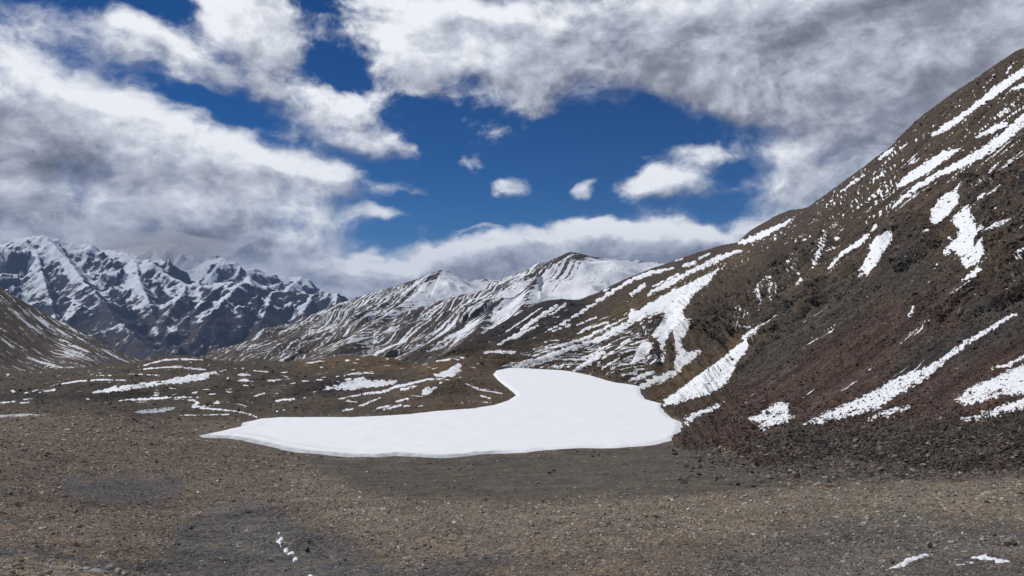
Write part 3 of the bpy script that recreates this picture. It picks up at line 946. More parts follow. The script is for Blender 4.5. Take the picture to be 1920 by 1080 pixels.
BACK_R = [[(150, 500, 11200), (218, 468, 11000), (255, 461, 10900), (290, 457, 10800), (330, 456, 10700), (365, 469, 10600), (392, 485, 10500)],
          [(380, 492, 10200), (398, 485, 10100), (419, 481.5, 10000), (436, 490, 10000), (461, 505, 10000), (475, 502, 10100), (492, 507, 10200), (507, 520, 10200), (542, 520, 10400), (566, 519, 10400), (577, 530, 10400), (598, 544, 10400), (660, 570, 10600)],
          [(419, 481.5, 10000), (395, 515, 9500), (380, 545, 9200)], [(461, 505, 10000), (470, 530, 9500), (480, 560, 9000)], [(566, 519, 10400), (545, 535, 9900), (530, 560, 9500)],
          [(290, 457, 10800), (310, 500, 10000), (330, 540, 9300)]]


def snow_far(P, N, u, v, rg, d):
    x, y, z = P[..., 0], P[..., 1], P[..., 2]
    strat = noise2((z + 0.45 * x + 70 * fbm(x / 900, y / 900, 3, 4)) / 34.0, x / 700, 66)
    s = 0.50 + (z - 190) / 900.0
    s += 0.50 * fbm(x / 420, y / 420, 4, 2) + 0.45 * fbm(x / 70, y / 70, 4, 3)
    s += 1.7 * (N[..., 2] - 0.74) + 0.38 * strat
    s -= 0.75 * np.clip(N[..., 0], 0, 1)
    s += 0.55 * np.clip(-N[..., 0], 0, 1)
    s += 0.45 * (rg - 0.9)
    s += 0.5 * np.exp(-d / 60.0) * sstep(0, 300, z)
    return 0.5 + (s - 0.56) * 0.8


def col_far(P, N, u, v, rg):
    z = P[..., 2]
    c = np.zeros(P.shape) + np.array((0.038, 0.039, 0.045))  # dark bluish rock: cloud shadow over the range is put into its colour
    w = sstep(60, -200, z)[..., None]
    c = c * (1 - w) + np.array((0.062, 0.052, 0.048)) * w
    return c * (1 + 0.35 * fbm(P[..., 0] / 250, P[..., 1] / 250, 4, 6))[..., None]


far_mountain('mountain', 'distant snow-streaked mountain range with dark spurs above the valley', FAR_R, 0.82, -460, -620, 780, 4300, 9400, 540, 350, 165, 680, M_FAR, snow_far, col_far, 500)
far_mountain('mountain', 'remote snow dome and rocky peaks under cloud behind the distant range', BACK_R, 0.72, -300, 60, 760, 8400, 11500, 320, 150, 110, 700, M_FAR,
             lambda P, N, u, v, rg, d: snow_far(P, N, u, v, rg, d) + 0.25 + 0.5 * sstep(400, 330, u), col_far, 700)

A_R = [[(380, 700, 2900), (435, 670, 2850), (488, 637, 2800), (541, 612, 2750), (597, 591, 2700), (632, 570, 2680), (646, 565.5, 2660), (699, 549, 2620), (752, 533, 2580), (787, 521, 2540), (815, 510, 2500), (826, 505, 2490),
        (843, 509, 2500), (868, 524, 2560), (885, 526, 2600), (907, 524, 2640), (935, 526, 2700), (963, 530, 2760), (980, 533, 2800), (1100, 560, 2900)],
       [(826, 505, 2490), (790, 545, 2300), (740, 580, 2080), (690, 615, 1900), (630, 655, 1700), (590, 690, 1600)],
       [(646, 565.5, 2660), (640, 590, 2500), (620, 620, 2350)],
       [(752, 533, 2580), (700, 570, 2380), (620, 620, 2150), (540, 665, 1980)]]
B_R = [[(1068, 472, 1900), (1043, 486, 1860), (1011, 507, 1810), (976, 532, 1760), (930, 563, 1680), (880, 598, 1560), (820, 634, 1430), (770, 662, 1340), (730, 690, 1270)],
       [(1068, 472, 1900), (1085, 474.5, 1930), (1106, 480, 1980), (1141, 485, 2060), (1194, 488, 2150), (1240, 493, 2200), (1330, 500, 2200)],
       [(930, 563, 1680), (900, 610, 1440), (860, 650, 1280), (820, 690, 1180)],
       [(1011, 507, 1810), (985, 560, 1580), (960, 610, 1380)]]


def streaky(dirx, diry, L1, L2, seed):
    n = math.hypot(dirx, diry)
    tx, ty = dirx / n, diry / n
    def f(P):
        a = P[..., 0] * tx + P[..., 1] * ty
        b = -P[..., 0] * ty + P[..., 1] * tx
        return fbm(b / L1, a / L2, 4, seed)
    return f


strA = streaky(-0.50, -0.87, 7.5, 110, 31)
strA2 = streaky(-0.50, -0.87, 30, 260, 33)


def snow_A(P, N, u, v, rg, d):
    face = sstep(-45, 35, u - (826 - (v - 505) * 0.93))
    s = 0.30 + 0.55 * strA(P) + 0.22 * strA2(P) + 0.26 * fbm(P[..., 0] / 9, P[..., 1] / 9, 3, 77)
    s += 0.50 * face + 0.12 * sstep(640, 560, v)
    s -= 0.55 * np.exp(-np.clip(d, 0, None) / 16.0) * sstep(560, 510, v)
    s -= 0.10 * sstep(640, 685, v)
    return s


def col_A(P, N, u, v, rg):
    c = np.zeros(P.shape) + np.array((0.075, 0.066, 0.062))
    w = sstep(20, -80, P[..., 2])[..., None]
    c = c * (1 - w) + np.array((0.1, 0.082, 0.066)) * w
    return c * (1 + 0.3 * fbm(P[..., 0] / 60, P[..., 1] / 60, 4, 6))[..., None]


def snow_B(P, N, u, v, rg, d):
    bowl = sstep(0, 60, (u - 965) * 0.72 + (v - 560)) * sstep(930, 985, u)
    band = np.maximum(streak_sdf([(1010, 535, 20), (930, 592, 20), (850, 625, 12), (780, 655, 5)], u, v), -30)
    s = 0.34 + 0.55 * strA(P) + 0.22 * strA2(P) + 0.24 * fbm(P[..., 0] / 7, P[..., 1] / 7, 3, 78)
    s += 0.55 * bowl + 0.40 * sstep(-12, 14, band) + 0.16 * sstep(600, 540, v)
    s -= 0.55 * np.exp(-np.clip(d, 0, None) / 13.0)
    s -= 0.40 * np.exp(-np.clip(d, 0, None) / 24.0) * sstep(500, 472, v)
    s -= 0.12 * sstep(650, 680, v)
    return s


far_mountain('mountain', 'pyramid mountain with white right face and dark streaked flank', A_R, 0.5, -300, 330, 1130, 1350, 3000, 350, 390, 15, 260, M_MID, snow_A, col_A, 820, 300)
far_mountain('mountain', 'dark-tipped snowy peak with a smooth white bowl', B_R, 0.46, -220, 700, 1360, 1000, 2300, 310, 330, 8, 180, M_MID, snow_B, col_A, 860, 240)


# ------------------------------------------------------------------ snow patches lying on the ground and the slopes
class Surf:
    def __init__(self, P, N, hi, vis):
        self.P, self.N, self.hi, self.vis = P, N, hi, vis
        self.u, self.v = px(P)


SURF = {'s': Surf(PS, NS, hi, np.arange(nrS)[:, None] * np.ones(ncS)[None] >= nback + 1),
        'g': Surf(PG, NG, dh_g, VIS_G)}
patch_no = 0


def islands(k):
    lab = np.zeros(k.shape, int)
    out = []
    for r, c in zip(*np.where(k)):
        if lab[r, c]:
            continue
        n_ = len(out) + 1
        stack = [(r, c)]
        lab[r, c] = n_
        while stack:
            a_, b_ = stack.pop()
            for i_, j_ in ((a_ + 1, b_), (a_ - 1, b_), (a_, b_ + 1), (a_, b_ - 1), (a_ + 1, b_ + 1), (a_ - 1, b_ - 1), (a_ + 1, b_ - 1), (a_ - 1, b_ + 1)):
                if 0 <= i_ < k.shape[0] and 0 <= j_ < k.shape[1] and k[i_, j_] and not lab[i_, j_]:
                    lab[i_, j_] = n_
                    stack.append((i_, j_))
        out.append(lab == n_)
    return sorted(out, key=lambda m_: -m_.sum())


def snow_patch(surf, label, shape, thick=1.0, rag=1.0, mat=None, up=3, group=None, name='snow_patch', cat='snow patch', kind=None):
    global patch_no
    patch_no += 1
    S = SURF[surf]
    poly = len(shape[0]) == 2
    q = np.array([s[:2] for s in shape], float)
    wmax = 0 if poly else max(s[2] for s in shape)
    mg = 9 + wmax
    m = S.vis & (S.u > q[:, 0].min() - mg) & (S.u < q[:, 0].max() + mg) & (S.v > q[:, 1].min() - mg) & (S.v < q[:, 1].max() + mg)
    if not m.any():
        print('no surface for patch', label)
        return
    r, c = np.where(m)
    r0, r1, c0, c1 = r.min(), min(r.max() + 1, m.shape[0] - 1), c.min(), min(c.max() + 1, m.shape[1] - 1)
    if r1 - r0 < 1 or c1 - c0 < 1:
        return
    if (q[:, 0].max() - q[:, 0].min() + 2 * wmax) * (q[:, 1].max() - q[:, 1].min() + 2 * wmax) > 1500 and wmax < 4.5 or poly and len(shape) > 9 and np.ptp(q[:, 0]) > 60:
        up = 2
    if wmax > 7.5:
        up = 2
    upr = up * 2 if surf == 'g' and S.P[r0, c0, 1] < 60 else up
    rr = np.linspace(r0, r1, (r1 - r0) * upr + 1)
    cc = np.linspace(c0, c1, (c1 - c0) * up + 1)
    RR, CC = np.meshgrid(rr, cc, indexing='ij')
    P = bilin(S.P, RR, CC)
    N = bilin(S.N, RR, CC)
    hi_ = bilin(S.hi, RR, CC)
    vis = bilin(S.vis.astype(float), RR, CC)
    u, v = px(P)
    d = poly_sdf(shape, u, v) if poly else streak_sdf(shape, u, v)
    n1 = noise2(u / 9, v / 6, patch_no) * 2.2 + noise2(u / 3.6, v / 2.6, patch_no + 50) * 1.3
    if poly:
        n1 = n1 * 1.25
    else:
        n1 = n1 * np.clip(wmax / 3.0, 0.5, 1.35)
    d = d + n1 * rag
    if surf == 'g' and P[..., 1].mean() > 100:
        thick = thick * 0.55
        if not poly:
            d = d - 0.55
    elif not poly and wmax < 4:
        d = d - 0.3
    pxm = P[..., 1] / F                                   # metres per photo pixel here
    t = (np.clip(d / 4.0, -1, 1) * 1.1 + 0.12 * noise2(u / 14, v / 9, patch_no + 99)) * pxm * thick
    t = t - 0.6 * hi_ * np.clip(d / 6.0, 0.15, 1)
    Q = P + N * t[..., None]
    keep = (d > -2.2) & (vis > 0.6)
    k = keep[:-1, :-1] & keep[1:, :-1] & keep[:-1, 1:] & keep[1:, 1:]
    if not k.any():
        print('empty patch', label)
        return
    isl = islands(k)
    o = None
    for j, msk in enumerate(isl):
        f = grid_faces(len(rr), len(cc), flip=(surf == 's'), mask=msk)
        V, f, at = compact(Q.reshape(-1, 3), f, {})
        if o is None:
            ctr = V.mean(0)
            o = put(name, mesh_from(name, V - ctr, f, mat or M_SNOW), label=label)
            o.location = ctr
        elif len(f) > 0.02 * isl[0].sum() and len(f) > 12:
            p = put('snow_fragment', mesh_from('snow_fragment', V - ctr, f, mat or M_SNOW))
            p.parent = o
    if kind:
        o['kind'] = kind
    else:
        o['category'] = cat
    if group:
        o['group'] = group
    return o


RS = M_SNOW_ROUGH
DS = M_SNOW_DIRTY
P_ = snow_patch
# --- mountainside
P_('s', 'long straight snow streak just below the mountainside skyline', [(1960, 108, 6), (1920, 133, 7), (1875, 165, 8), (1815, 210, 5), (1775, 238, 7), (1747, 254, 2)])
P_('s', 'thin snow band under the long straight skyline streak', [(1960, 135, 5), (1920, 160, 5), (1893, 170, 1.5)])
P_('s', 'longest snow ribbon winding down the upper mountainside', [(1960, 195, 12), (1920, 224, 10), (1887, 254, 8), (1855, 279, 9), (1811, 303, 8), (1755, 329, 4.5), (1722, 349, 5), (1693, 371, 4), (1665, 399, 1)])
P_('s', 'short snow wedge branching above the winding ribbon', [(1884, 233, 5), (1860, 244, 5.5), (1829, 258, 1.5)])
P_('s', 'broad tongue-shaped snowfield on the upper mountainside', [(1795, 278), (1767, 284), (1740, 300), (1711, 320), (1693, 333), (1677, 352), (1691, 350), (1722, 334), (1744, 322), (1760, 309), (1775, 299), (1803, 278)])
P_('s', 'oval snow patch with a thin tail beside the crags', [(1791, 357), (1800, 364), (1798, 376), (1782, 398), (1767, 413), (1751, 424), (1743, 411), (1747, 393), (1760, 373), (1775, 362)])
P_('s', 'thin snow thread rising from the oval patch', [(1791, 355, 2.5), (1809, 332, 1)])
P_('s', 'large ragged snow patch filling a hollow among the crags', [(1815, 382), (1827, 398), (1827, 411), (1833, 418), (1847, 424), (1842, 455), (1847, 475), (1833, 493), (1813, 504), (1804, 495), (1798, 478), (1785, 470), (1775, 482), (1768, 476), (1778, 458), (1793, 447), (1798, 431), (1782, 415), (1795, 398), (1809, 387)], rag=1.4)
P_('s', 'narrow snow tail hanging below the large ragged patch', [(1833, 505, 5), (1812, 529, 8), (1784, 548, 4)], rag=1.4)
P_('s', 'scattered snow above the large ragged patch', [(1842, 365, 4), (1828, 380, 5), (1818, 388, 4)], rag=1.8)
P_('s', 'club-shaped snow patch on the face of a crag', [(1684, 420), (1671, 431), (1673, 451), (1660, 469), (1642, 498), (1624, 518), (1611, 522), (1609, 509), (1620, 491), (1631, 471), (1631, 458), (1644, 442), (1664, 433)])
P_('s', 'slanting snow streak in the gully beside the club-shaped patch', [(1627, 441, 3.5), (1607, 458, 5), (1578, 476, 4), (1553, 504, 1)])
P_('s', 'pale snow sliver on the mountainside skyline', [(1682, 273, 1), (1664, 287, 4), (1647, 300, 1)])
P_('s', 'slender snow streak lower along the skyline', [(1622, 327, 1.2), (1600, 342, 3.6), (1576, 360, 1)])
P_('s', 'snow speckling a dark crag above the slope', [(1548, 440, 6), (1538, 460, 5), (1530, 490, 5.5)], rag=2.2)
g = 'small snow pockets on the crags'
lb = 'small snow pocket caught on a dark crag of the mountainside'
for s in ([(1487, 471, 2), (1476, 496, 3.5)], [(1478, 504, 3), (1481, 527, 1)], [(1493, 484, 2), (1484, 507, 2.5)], [(1492, 500, 2), (1498, 513, 2)],
          [(1447, 516, 2), (1431, 529, 5.5), (1413, 547, 3)], [(1422, 544, 4), (1424, 562, 4), (1422, 582, 1)], [(1444, 531, 3), (1442, 553, 3.5), (1447, 560, 2)],
          [(1453, 529, 1.6), (1456, 551, 1.6)], [(1384, 579, 6), (1380, 588, 3)], [(1393, 572, 3), (1396, 594, 1.5)], [(1568, 448, 4)], [(1560, 462, 3)],
          [(1502, 524, 3.5), (1490, 537, 1.5)], [(1640, 425, 3), (1634, 434, 2)], [(1735, 432, 4)], [(1383, 602, 2), (1380, 610, 2)]):
    P_('s', lb, s, rag=1.4, group=g)
P_('s', 'thin snow thread leading into the avalanche fan', [(1456, 589, 1.2), (1440, 600, 3), (1422, 613, 4), (1392, 634, 4)], mat=RS, rag=1.2)
P_('s', 'avalanche snow fan reaching down to the lake shore', [(1421, 620), (1409, 642), (1396, 664), (1382, 678), (1376, 696), (1360, 720), (1333, 738), (1300, 748), (1269, 757), (1244, 761), (1245, 750), (1273, 731), (1300, 711), (1333, 689), (1362, 664), (1393, 640)], mat=RS)
P_('s', 'smooth white stripe along the upper edge of the avalanche fan', [(1412, 628, 2), (1380, 656, 4), (1345, 686, 6), (1305, 715, 7), (1268, 743, 3)], thick=1.9, rag=0.5)
P_('s', 'broken snow among stones at the corner of the lake', [(1353, 758, 1.5), (1322, 771, 4.5), (1296, 782, 5), (1280, 796, 5)], mat=RS, rag=2.2)
P_('s', 'lone ragged snow patch in the middle of the red scree', [(1464, 751), (1480, 758), (1478, 773), (1489, 780), (1478, 793), (1451, 798), (1433, 807), (1420, 802), (1422, 793), (1400, 787), (1429, 773), (1447, 760)], mat=RS, rag=1.9)
P_('s', 'long snow tongue running down the red scree to the stones', [(1904, 588, 2), (1858, 616, 4), (1809, 644, 4), (1767, 676, 5), (1735, 700, 9), (1682, 724, 15), (1640, 750, 16), (1594, 767, 13), (1542, 785, 8), (1506, 796, 1.5)], mat=RS, rag=1.5)
P_('s', 'short snow strip beside the foot of the long scree tongue', [(1700, 764, 3), (1665, 774, 6), (1630, 785, 2)], mat=RS, rag=1.8)
P_('s', 'wide crusted snow patch on the lower scree', [(1920, 683), (1990, 640), (2040, 660), (2000, 710), (1920, 739), (1876, 743), (1841, 753), (1806, 760), (1789, 750), (1809, 732), (1851, 714), (1886, 697)], mat=RS, rag=1.6)
P_('s', 'thin snow fringe above the wide crusted patch', [(1950, 655, 4), (1920, 668, 3), (1893, 683, 3), (1862, 690, 1)], mat=RS, rag=1.5)
P_('s', 'snow strip among boulders below the wide crusted patch', [(1990, 735, 9), (1920, 757, 9), (1880, 768, 8), (1845, 779, 6), (1805, 787, 2)], mat=RS, rag=1.8)
P_('s', 'snow rib descending between rocks high on the mountainside', [(1916, 488, 4), (1904, 512, 5), (1888, 538, 4)], mat=RS, rag=1.5)
g = 'snow flecks on the upper rocks'
lb = 'small snow fleck among the upper rocks of the mountainside'
for s in ([(1895, 300, 3), (1887, 311, 2.5)], [(1906, 333, 4.5)], [(1893, 344, 2.5), (1884, 362, 2.5)], [(1918, 420, 3), (1911, 432, 1.5)], [(1866, 390, 2)], [(1790, 452, 2), (1780, 446, 2)],
          [(1712, 575, 2.5), (1705, 592, 3)], [(1742, 598, 3)], [(1706, 626, 3)], [(1745, 530, 3)], [(1760, 490, 2), (1752, 503, 1)]):
    P_('s', lb, s, rag=1.3, group=g)
# --- farther flank beyond the lake
P_('s', 'big smooth snowfield above the head of the lake', [(1349, 504), (1318, 517), (1292, 532), (1262, 543), (1234, 560), (1216, 569), (1195, 583), (1182, 579), (1176, 603), (1159, 618), (1131, 631), (1134, 636), (1150, 627), (1187, 607), (1216, 592), (1234, 584), (1247, 588), (1240, 601), (1222, 628), (1233, 638), (1256, 622), (1270, 612), (1285, 598), (1281, 582), (1292, 567), (1300, 552), (1326, 534)])
P_('s', 'snow tongue dropping through the rock gap below the big snowfield', [(1245, 600), (1222, 628), (1234, 640), (1242, 662), (1230, 679), (1244, 679), (1251, 662), (1249, 640), (1258, 620), (1262, 605)], mat=RS)
P_('s', 'dirty avalanche snow tongue beside the rock gap', [(1262, 615), (1264, 644), (1269, 664), (1262, 690), (1273, 692), (1300, 675), (1322, 653), (1291, 660), (1280, 655), (1278, 640), (1292, 615), (1300, 596), (1285, 598)], mat=DS, rag=1.4)
P_('s', 'long narrow snow chute from the big snowfield to the lake head', [(1172, 610, 6), (1131, 633, 5), (1100, 644, 4.5), (1060, 656, 4.5), (1030, 666, 4), (1005, 676, 3)])
P_('s', 'grey stony snow at the head of the lake', [(1030, 669, 4), (1005, 678, 7), (980, 686, 7), (962, 690, 4)], mat=DS, rag=1.6)
P_('s', 'upper snow ribbon parallel to the big snowfield', [(1388, 470, 2), (1352, 482, 5), (1317, 500, 5), (1293, 510, 3), (1247, 535, 6), (1215, 552, 1.5)])
P_('s', 'very long thin snow line below the farther skyline', [(1261, 503, 2), (1212, 514, 4), (1177, 528, 3), (1134, 556, 3), (1099, 580, 2.6), (1057, 605, 2), (1022, 623, 1)])
P_('s', 'snow slab under the dark knob on the skyline', [(1490, 408, 1.5), (1458, 426, 4), (1423, 443, 6), (1388, 456, 4)])
P_('s', 'bright snow strip on the dark rounded shoulder', [(1043, 574, 3), (1001, 602, 4.5), (976, 619, 2)])
P_('s', 'lower snow strip on the dark rounded shoulder', [(1008, 610, 1.5), (965, 631, 4.5), (934, 646, 1)])
P_('s', 'flat snow patch at the foot of the dark shoulder', [(905, 661, 1.5), (934, 660, 3), (965, 660, 3.5)], mat=RS)
P_('s', 'rounded snow patch beside the rock gap', [(1209, 639), (1222, 643), (1224, 656), (1207, 671), (1185, 684), (1181, 681), (1192, 664), (1200, 647)])
P_('s', 'dirty snow band along the lake corner', [(1275, 693, 4), (1256, 703, 6), (1228, 714, 7), (1204, 724, 6)], mat=DS, rag=1.6)
g = 'snow streaks above the lake head'
lb = 'slim snow streak on the striped slope above the lake head'
for s in ([(1060, 572, 3), (1029, 591, 1)], [(1015, 577, 1.5), (948, 623, 1.5)], [(1117, 595, 2), (1082, 609, 1.5)], [(1068, 610, 3), (1032, 623, 1)], [(1166, 600, 2), (1134, 615, 3), (1102, 632, 3), (1050, 649, 2)],
          [(1140, 604, 2), (1099, 617, 3), (1084, 626, 2)], [(1134, 660, 2.5), (1106, 679, 5.5), (1078, 694, 3)], [(1224, 697, 3), (1200, 707, 4), (1181, 712, 2)], [(1279, 485, 2), (1261, 489, 2)], [(1303, 492, 4), (1282, 498, 3)],
          [(1208, 535, 4), (1184, 552, 3)], [(1145, 645, 1.5), (1110, 664, 2.5), (1085, 674, 1.5)], [(1180, 640, 1.5), (1140, 665, 2.5), (1122, 680, 1.5)], [(1196, 625, 1.5), (1165, 645, 2.5)],
          [(1160, 672, 2), (1130, 690, 2.5)], [(1245, 527, 2), (1226, 537, 2.5)], [(1270, 515, 2.5), (1252, 524, 2)], [(1330, 476, 2), (1312, 484, 2.5)], [(1142, 541, 1.5), (1132, 546, 2)], [(1075, 640, 2), (1040, 651, 2)]):
    P_('s', lb, s, group=g)
# --- moraine
P_('g', 'long bright snow bank slanting across the dark moraine slope', [(425, 694), (380, 700), (346, 705), (306, 713), (244, 721), (204, 727), (167, 737), (204, 736), (265, 728), (306, 721), (346, 718), (380, 712), (388, 709), (395, 703)])
P_('g', 'thin curved snow line on the low moraine crest', [(238, 713, 1.5), (183, 712, 2), (143, 715, 2), (102, 722, 1.8), (61, 734, 1.2)], rag=0.5)
P_('g', 'snow line round the top of the highest mound', [(380, 674.5, 1.5), (336, 673, 2), (306, 675, 2.2), (269, 685, 1.5)], rag=0.5)
P_('g', 'snow line below the top of the highest mound', [(385, 693, 1.4), (326, 687.5, 2), (269, 692, 1.4)], rag=0.5)
P_('g', 'wide snow patch in a hollow of the moraine', [(681, 706), (686, 711), (698, 713), (745, 714), (739, 721), (706, 725), (665, 731), (608, 730), (624, 724), (641, 719), (659, 713), (669, 708)], mat=RS)
P_('g', 'long snow stripe over the mound nearest the lake', [(847, 713, 1), (825, 710.5, 2), (800, 710.5, 2.5), (778, 717, 3), (747, 724, 3), (716, 735, 3), (686, 738, 2.5), (635, 748, 1)], rag=0.6)
P_('g', 'wedge of snow behind the mound nearest the lake', [(864, 681), (870, 683), (861, 690), (867, 695), (856, 701), (844, 708), (828, 707), (809, 704), (833, 695), (850, 685)])
P_('g', 'grey snow remnant on the face of the mound nearest the lake', [(797, 725), (809, 727), (822, 725), (808, 735), (803, 740), (792, 741), (791, 734)], mat=RS)
P_('g', 'thin snow line running down to the lake promontory', [(873, 720, 1.4), (903, 731, 2), (942, 738, 1.4)], rag=0.5)
P_('g', 'snow ribbon above the little frozen pond', [(371, 744, 1.5), (306, 746, 2.6), (265, 748, 2.6), (223, 751, 1.4)], rag=0.8)
P_('g', 'snowy stream line winding from the pond to the lake', [(334, 748, 1), (359, 750, 2.2), (373, 755, 2.8), (362, 761, 3), (385, 765, 2.6), (421, 769, 2), (441, 771, 1.8), (461, 774, 2), (480, 782, 2)], rag=0.8)
P_('g', 'leaf-shaped frozen pond in the gravel beyond the lake', [(250, 773), (265, 769), (300, 765), (330, 763.5), (327, 767), (310, 772), (285, 775), (262, 775)], mat=M_ICE, rag=0.3, thick=0.5, name='pond', kind='structure')
P_('g', 'narrow strip of pale pond ice behind the gravel', [(-30, 781, 3), (0, 780, 3), (49, 778, 2.6), (84, 777, 1)], mat=M_ICE, rag=0.4, thick=0.5, name='pond', kind='structure')
P_('g', 'snow streak on the slope below the wide hollow patch', [(714, 746, 1), (694, 753, 3), (673, 761, 1)])
g = 'small snow remnants on the moraine'
lb = 'small snow remnant on the brown moraine mounds'
for s in ([(102, 730, 2), (73, 736, 1.5)], [(299, 704, 1.5), (244, 701, 1.4)], [(210, 704, 1.3), (179, 704, 1.3)], [(430, 777, 1.2), (338, 779, 1.2)], [(700, 700, 1.4), (675, 698.5, 1.8), (631, 706, 1.2)],
          [(780, 725, 2.4), (753, 730, 2.4)], [(902, 742, 2), (919, 747, 2)], [(819, 677, 2.2), (834, 675, 2.2), (843, 674, 1.5)], [(792, 671, 1.8), (808, 671, 1.8)], [(730, 761, 2), (706, 766, 2.4)],
          [(661, 767, 2), (643, 770, 1.6)], [(764, 748, 3), (744, 752, 2)], [(750, 760, 2.6), (720, 768, 2)], [(769, 761, 1.6), (758, 762, 1.4)], [(797, 760, 1.8), (781, 762, 1.8)], [(551, 748, 2.4), (519, 751, 2.2)],
          [(464, 702, 2.2), (447, 702, 2.2)], [(502, 697, 1.4), (472, 695, 1.3)], [(464, 711, 1.6), (456, 711, 1.4)], [(496, 738, 1.4), (476, 743, 1.2)], [(427, 709, 2)], [(413, 711, 1.8)], [(535, 711, 1.2), (502, 714, 1.2)],
          [(472, 723, 1.4), (457, 723, 1.4)], [(555, 763, 2), (548, 765, 1.4)], [(532, 769, 1.8)], [(519, 771, 1.6)], [(500, 771, 1.5)], [(490, 720, 1.4)], [(655, 675.5, 1.8), (648, 676, 1.4)], [(633, 677, 1.8)],
          [(602, 677, 1.3), (571, 681, 1.3)], [(29, 753, 1.6), (-20, 757, 1.8)], [(37, 755, 1.4), (55, 755, 1.4)], [(868, 752, 1.3)], [(879, 753, 1.5)], [(920, 755, 1.2), (905, 754, 1.2)], [(910, 728, 1)], [(406, 761, 1.2), (380, 761, 1.2)]):
    um = sum(q_[0] for q_ in s) / len(s)
    lb = ('small snow remnant near the little frozen pond and the low crest' if um < 400 else 'small snow remnant on the hollow ground between the mounds' if um < 590 else 'small snow remnant on the mounds rising from the lake shore')
    P_('g', lb, s, rag=0.8, group=g)
# --- foreground
P_('g', 'bright snow strip beside two round stones on the gravel', [(1748, 1040), (1733, 1045), (1707, 1053), (1698, 1062), (1680, 1065), (1657, 1070), (1678, 1060), (1693, 1052), (1700, 1045), (1723, 1040), (1735, 1038)], thick=2, rag=0.7)
P_('g', 'forked snow strip on the gravel below the round boulder', [(1813, 1046), (1837, 1041), (1850, 1038), (1855, 1044), (1873, 1047), (1897, 1052), (1880, 1056), (1867, 1056), (1865, 1051), (1847, 1050), (1820, 1048)], thick=2, rag=0.7)
P_('g', 'thin snow sliver beside the forked snow strip', [(1824, 1055, 2), (1812, 1054, 1.6)], thick=2, rag=0.6)
P_('g', 'thinnest snow sliver on the stony foreground', [(1809, 1058, 1.2), (1793, 1059.5, 1.2)], thick=2, rag=0.5)
P_('g', 'angular white snow scrap on grey gravel, largest of its row', [(527, 1007), (532, 1008), (529, 1017), (526, 1021), (517, 1017), (522, 1011)], thick=2, rag=0.4)
g = 'snow scraps in a row on the grey gravel'
lb = 'little melting snow scrap in a row on grey gravel'
for s in ([(536, 1031, 4)], [(541, 1038, 2.5), (549, 1036, 3)], [(552, 1051, 3.5), (555, 1047, 3)], [(522.5, 1000, 1.6)], [(582, 1082, 5)], [(526, 1024, 1.4)]):
    P_('g', lb, s, thick=2, rag=0.5, group=g)


# ------------------------------------------------------------------ stones
def rock_mesh(name, seed, n=13, flat=0.6, mat=None, rough=0.0):
    rg = np.random.default_rng(seed)
    bm = bmesh.new()
    pts = rg.normal(size=(n, 3))
    pts /= np.linalg.norm(pts, axis=1, keepdims=True)
    pts *= rg.uniform(0.78, 1.0, (n, 1))
    pts[:, 1] *= rg.uniform(0.65, 0.95)
    pts[:, 2] *= flat * rg.uniform(0.8, 1.2)
    for p in pts:
        bm.verts.new(p)
    bmesh.ops.convex_hull(bm, input=bm.verts)
    bmesh.ops.delete(bm, geom=[v for v in bm.verts if not v.link_faces], context='VERTS')
    if rough:
        bmesh.ops.bevel(bm, geom=list(bm.edges), offset=0.09, segments=1, affect='EDGES')
        bmesh.ops.triangulate(bm, faces=bm.faces)
        bmesh.ops.subdivide_edges(bm, edges=bm.edges, cuts=1)
        for v in bm.verts:
            v.co *= 1 + rough * rg.normal()
    mx = max(abs(v.co.x) for v in bm.verts)
    for v in bm.verts:
        v.co /= mx
    bm.normal_update()
    me_ = bpy.data.meshes.new(name)
    bm.to_mesh(me_)
    bm.free()
    if mat:
        me_.materials.append(mat)
    return me_


def mat_stone(name, inst=False, base=(0.12, 0.1, 0.085)):
    m, t, b = new_mat(name)
    tc = t.node('ShaderNodeTexCoord').outputs['Object']
    oi = t.node('ShaderNodeObjectInfo')
    rnd = oi.outputs['Random']
    if inst:
        col = t.node('ShaderNodeAttribute', attribute_name='tint', attribute_type='INSTANCER').outputs['Color']
    else:
        col = oi.outputs['Color']
    vv_ = t.vmath('ADD', tc, t.node('ShaderNodeCombineXYZ', {0: t.math('MULTIPLY', rnd, 50.0), 1: 0.0, 2: 0.0}).outputs[0])
    n = t.noise(vv_, 1.6, 6.0, 0.65)
    n2 = t.noise(vv_, 6.0, 4.0, 0.6)
    k = t.math('ADD', t.math('MULTIPLY', n, 0.7), t.math('MULTIPLY', n2, 0.5))
    k = t.math('ADD', k, t.math('ADD', t.math('MULTIPLY', rnd, 0.5 if inst else 0.1), 0.15))
    t.l.new(t.vmath('SCALE', col, k), b.inputs['Base Color'])
    bp = t.node('ShaderNodeBump', {'Strength': 0.5, 'Distance': 0.12, 'Height': n2})
    t.l.new(bp.outputs[0], b.inputs['Normal'])
    return m


M_STONE = mat_stone('boulder_stone')
M_PEB = mat_stone('scattered_stone', inst=True)
ROCKS = [rock_mesh('boulder', 100 + i, n=14 + i % 5, flat=(0.5, 0.75, 0.6, 0.9)[i % 4], mat=M_STONE, rough=0.012) for i in range(12)]
ROUND = [rock_mesh('boulder', 300 + i, n=44, flat=0.85, mat=M_STONE, rough=0.02) for i in range(3)]
SLABS = [rock_mesh('boulder', 400 + i, n=14, flat=0.28, mat=M_STONE, rough=0.012) for i in range(4)]


def hit(u, v, surf='g'):
    S = SURF[surf]
    d = np.where(S.vis, (S.u - u) ** 2 + (S.v - v) ** 2, 1e9)
    i = np.unravel_index(np.argmin(d), d.shape)
    return S.P[i], S.N[i], i


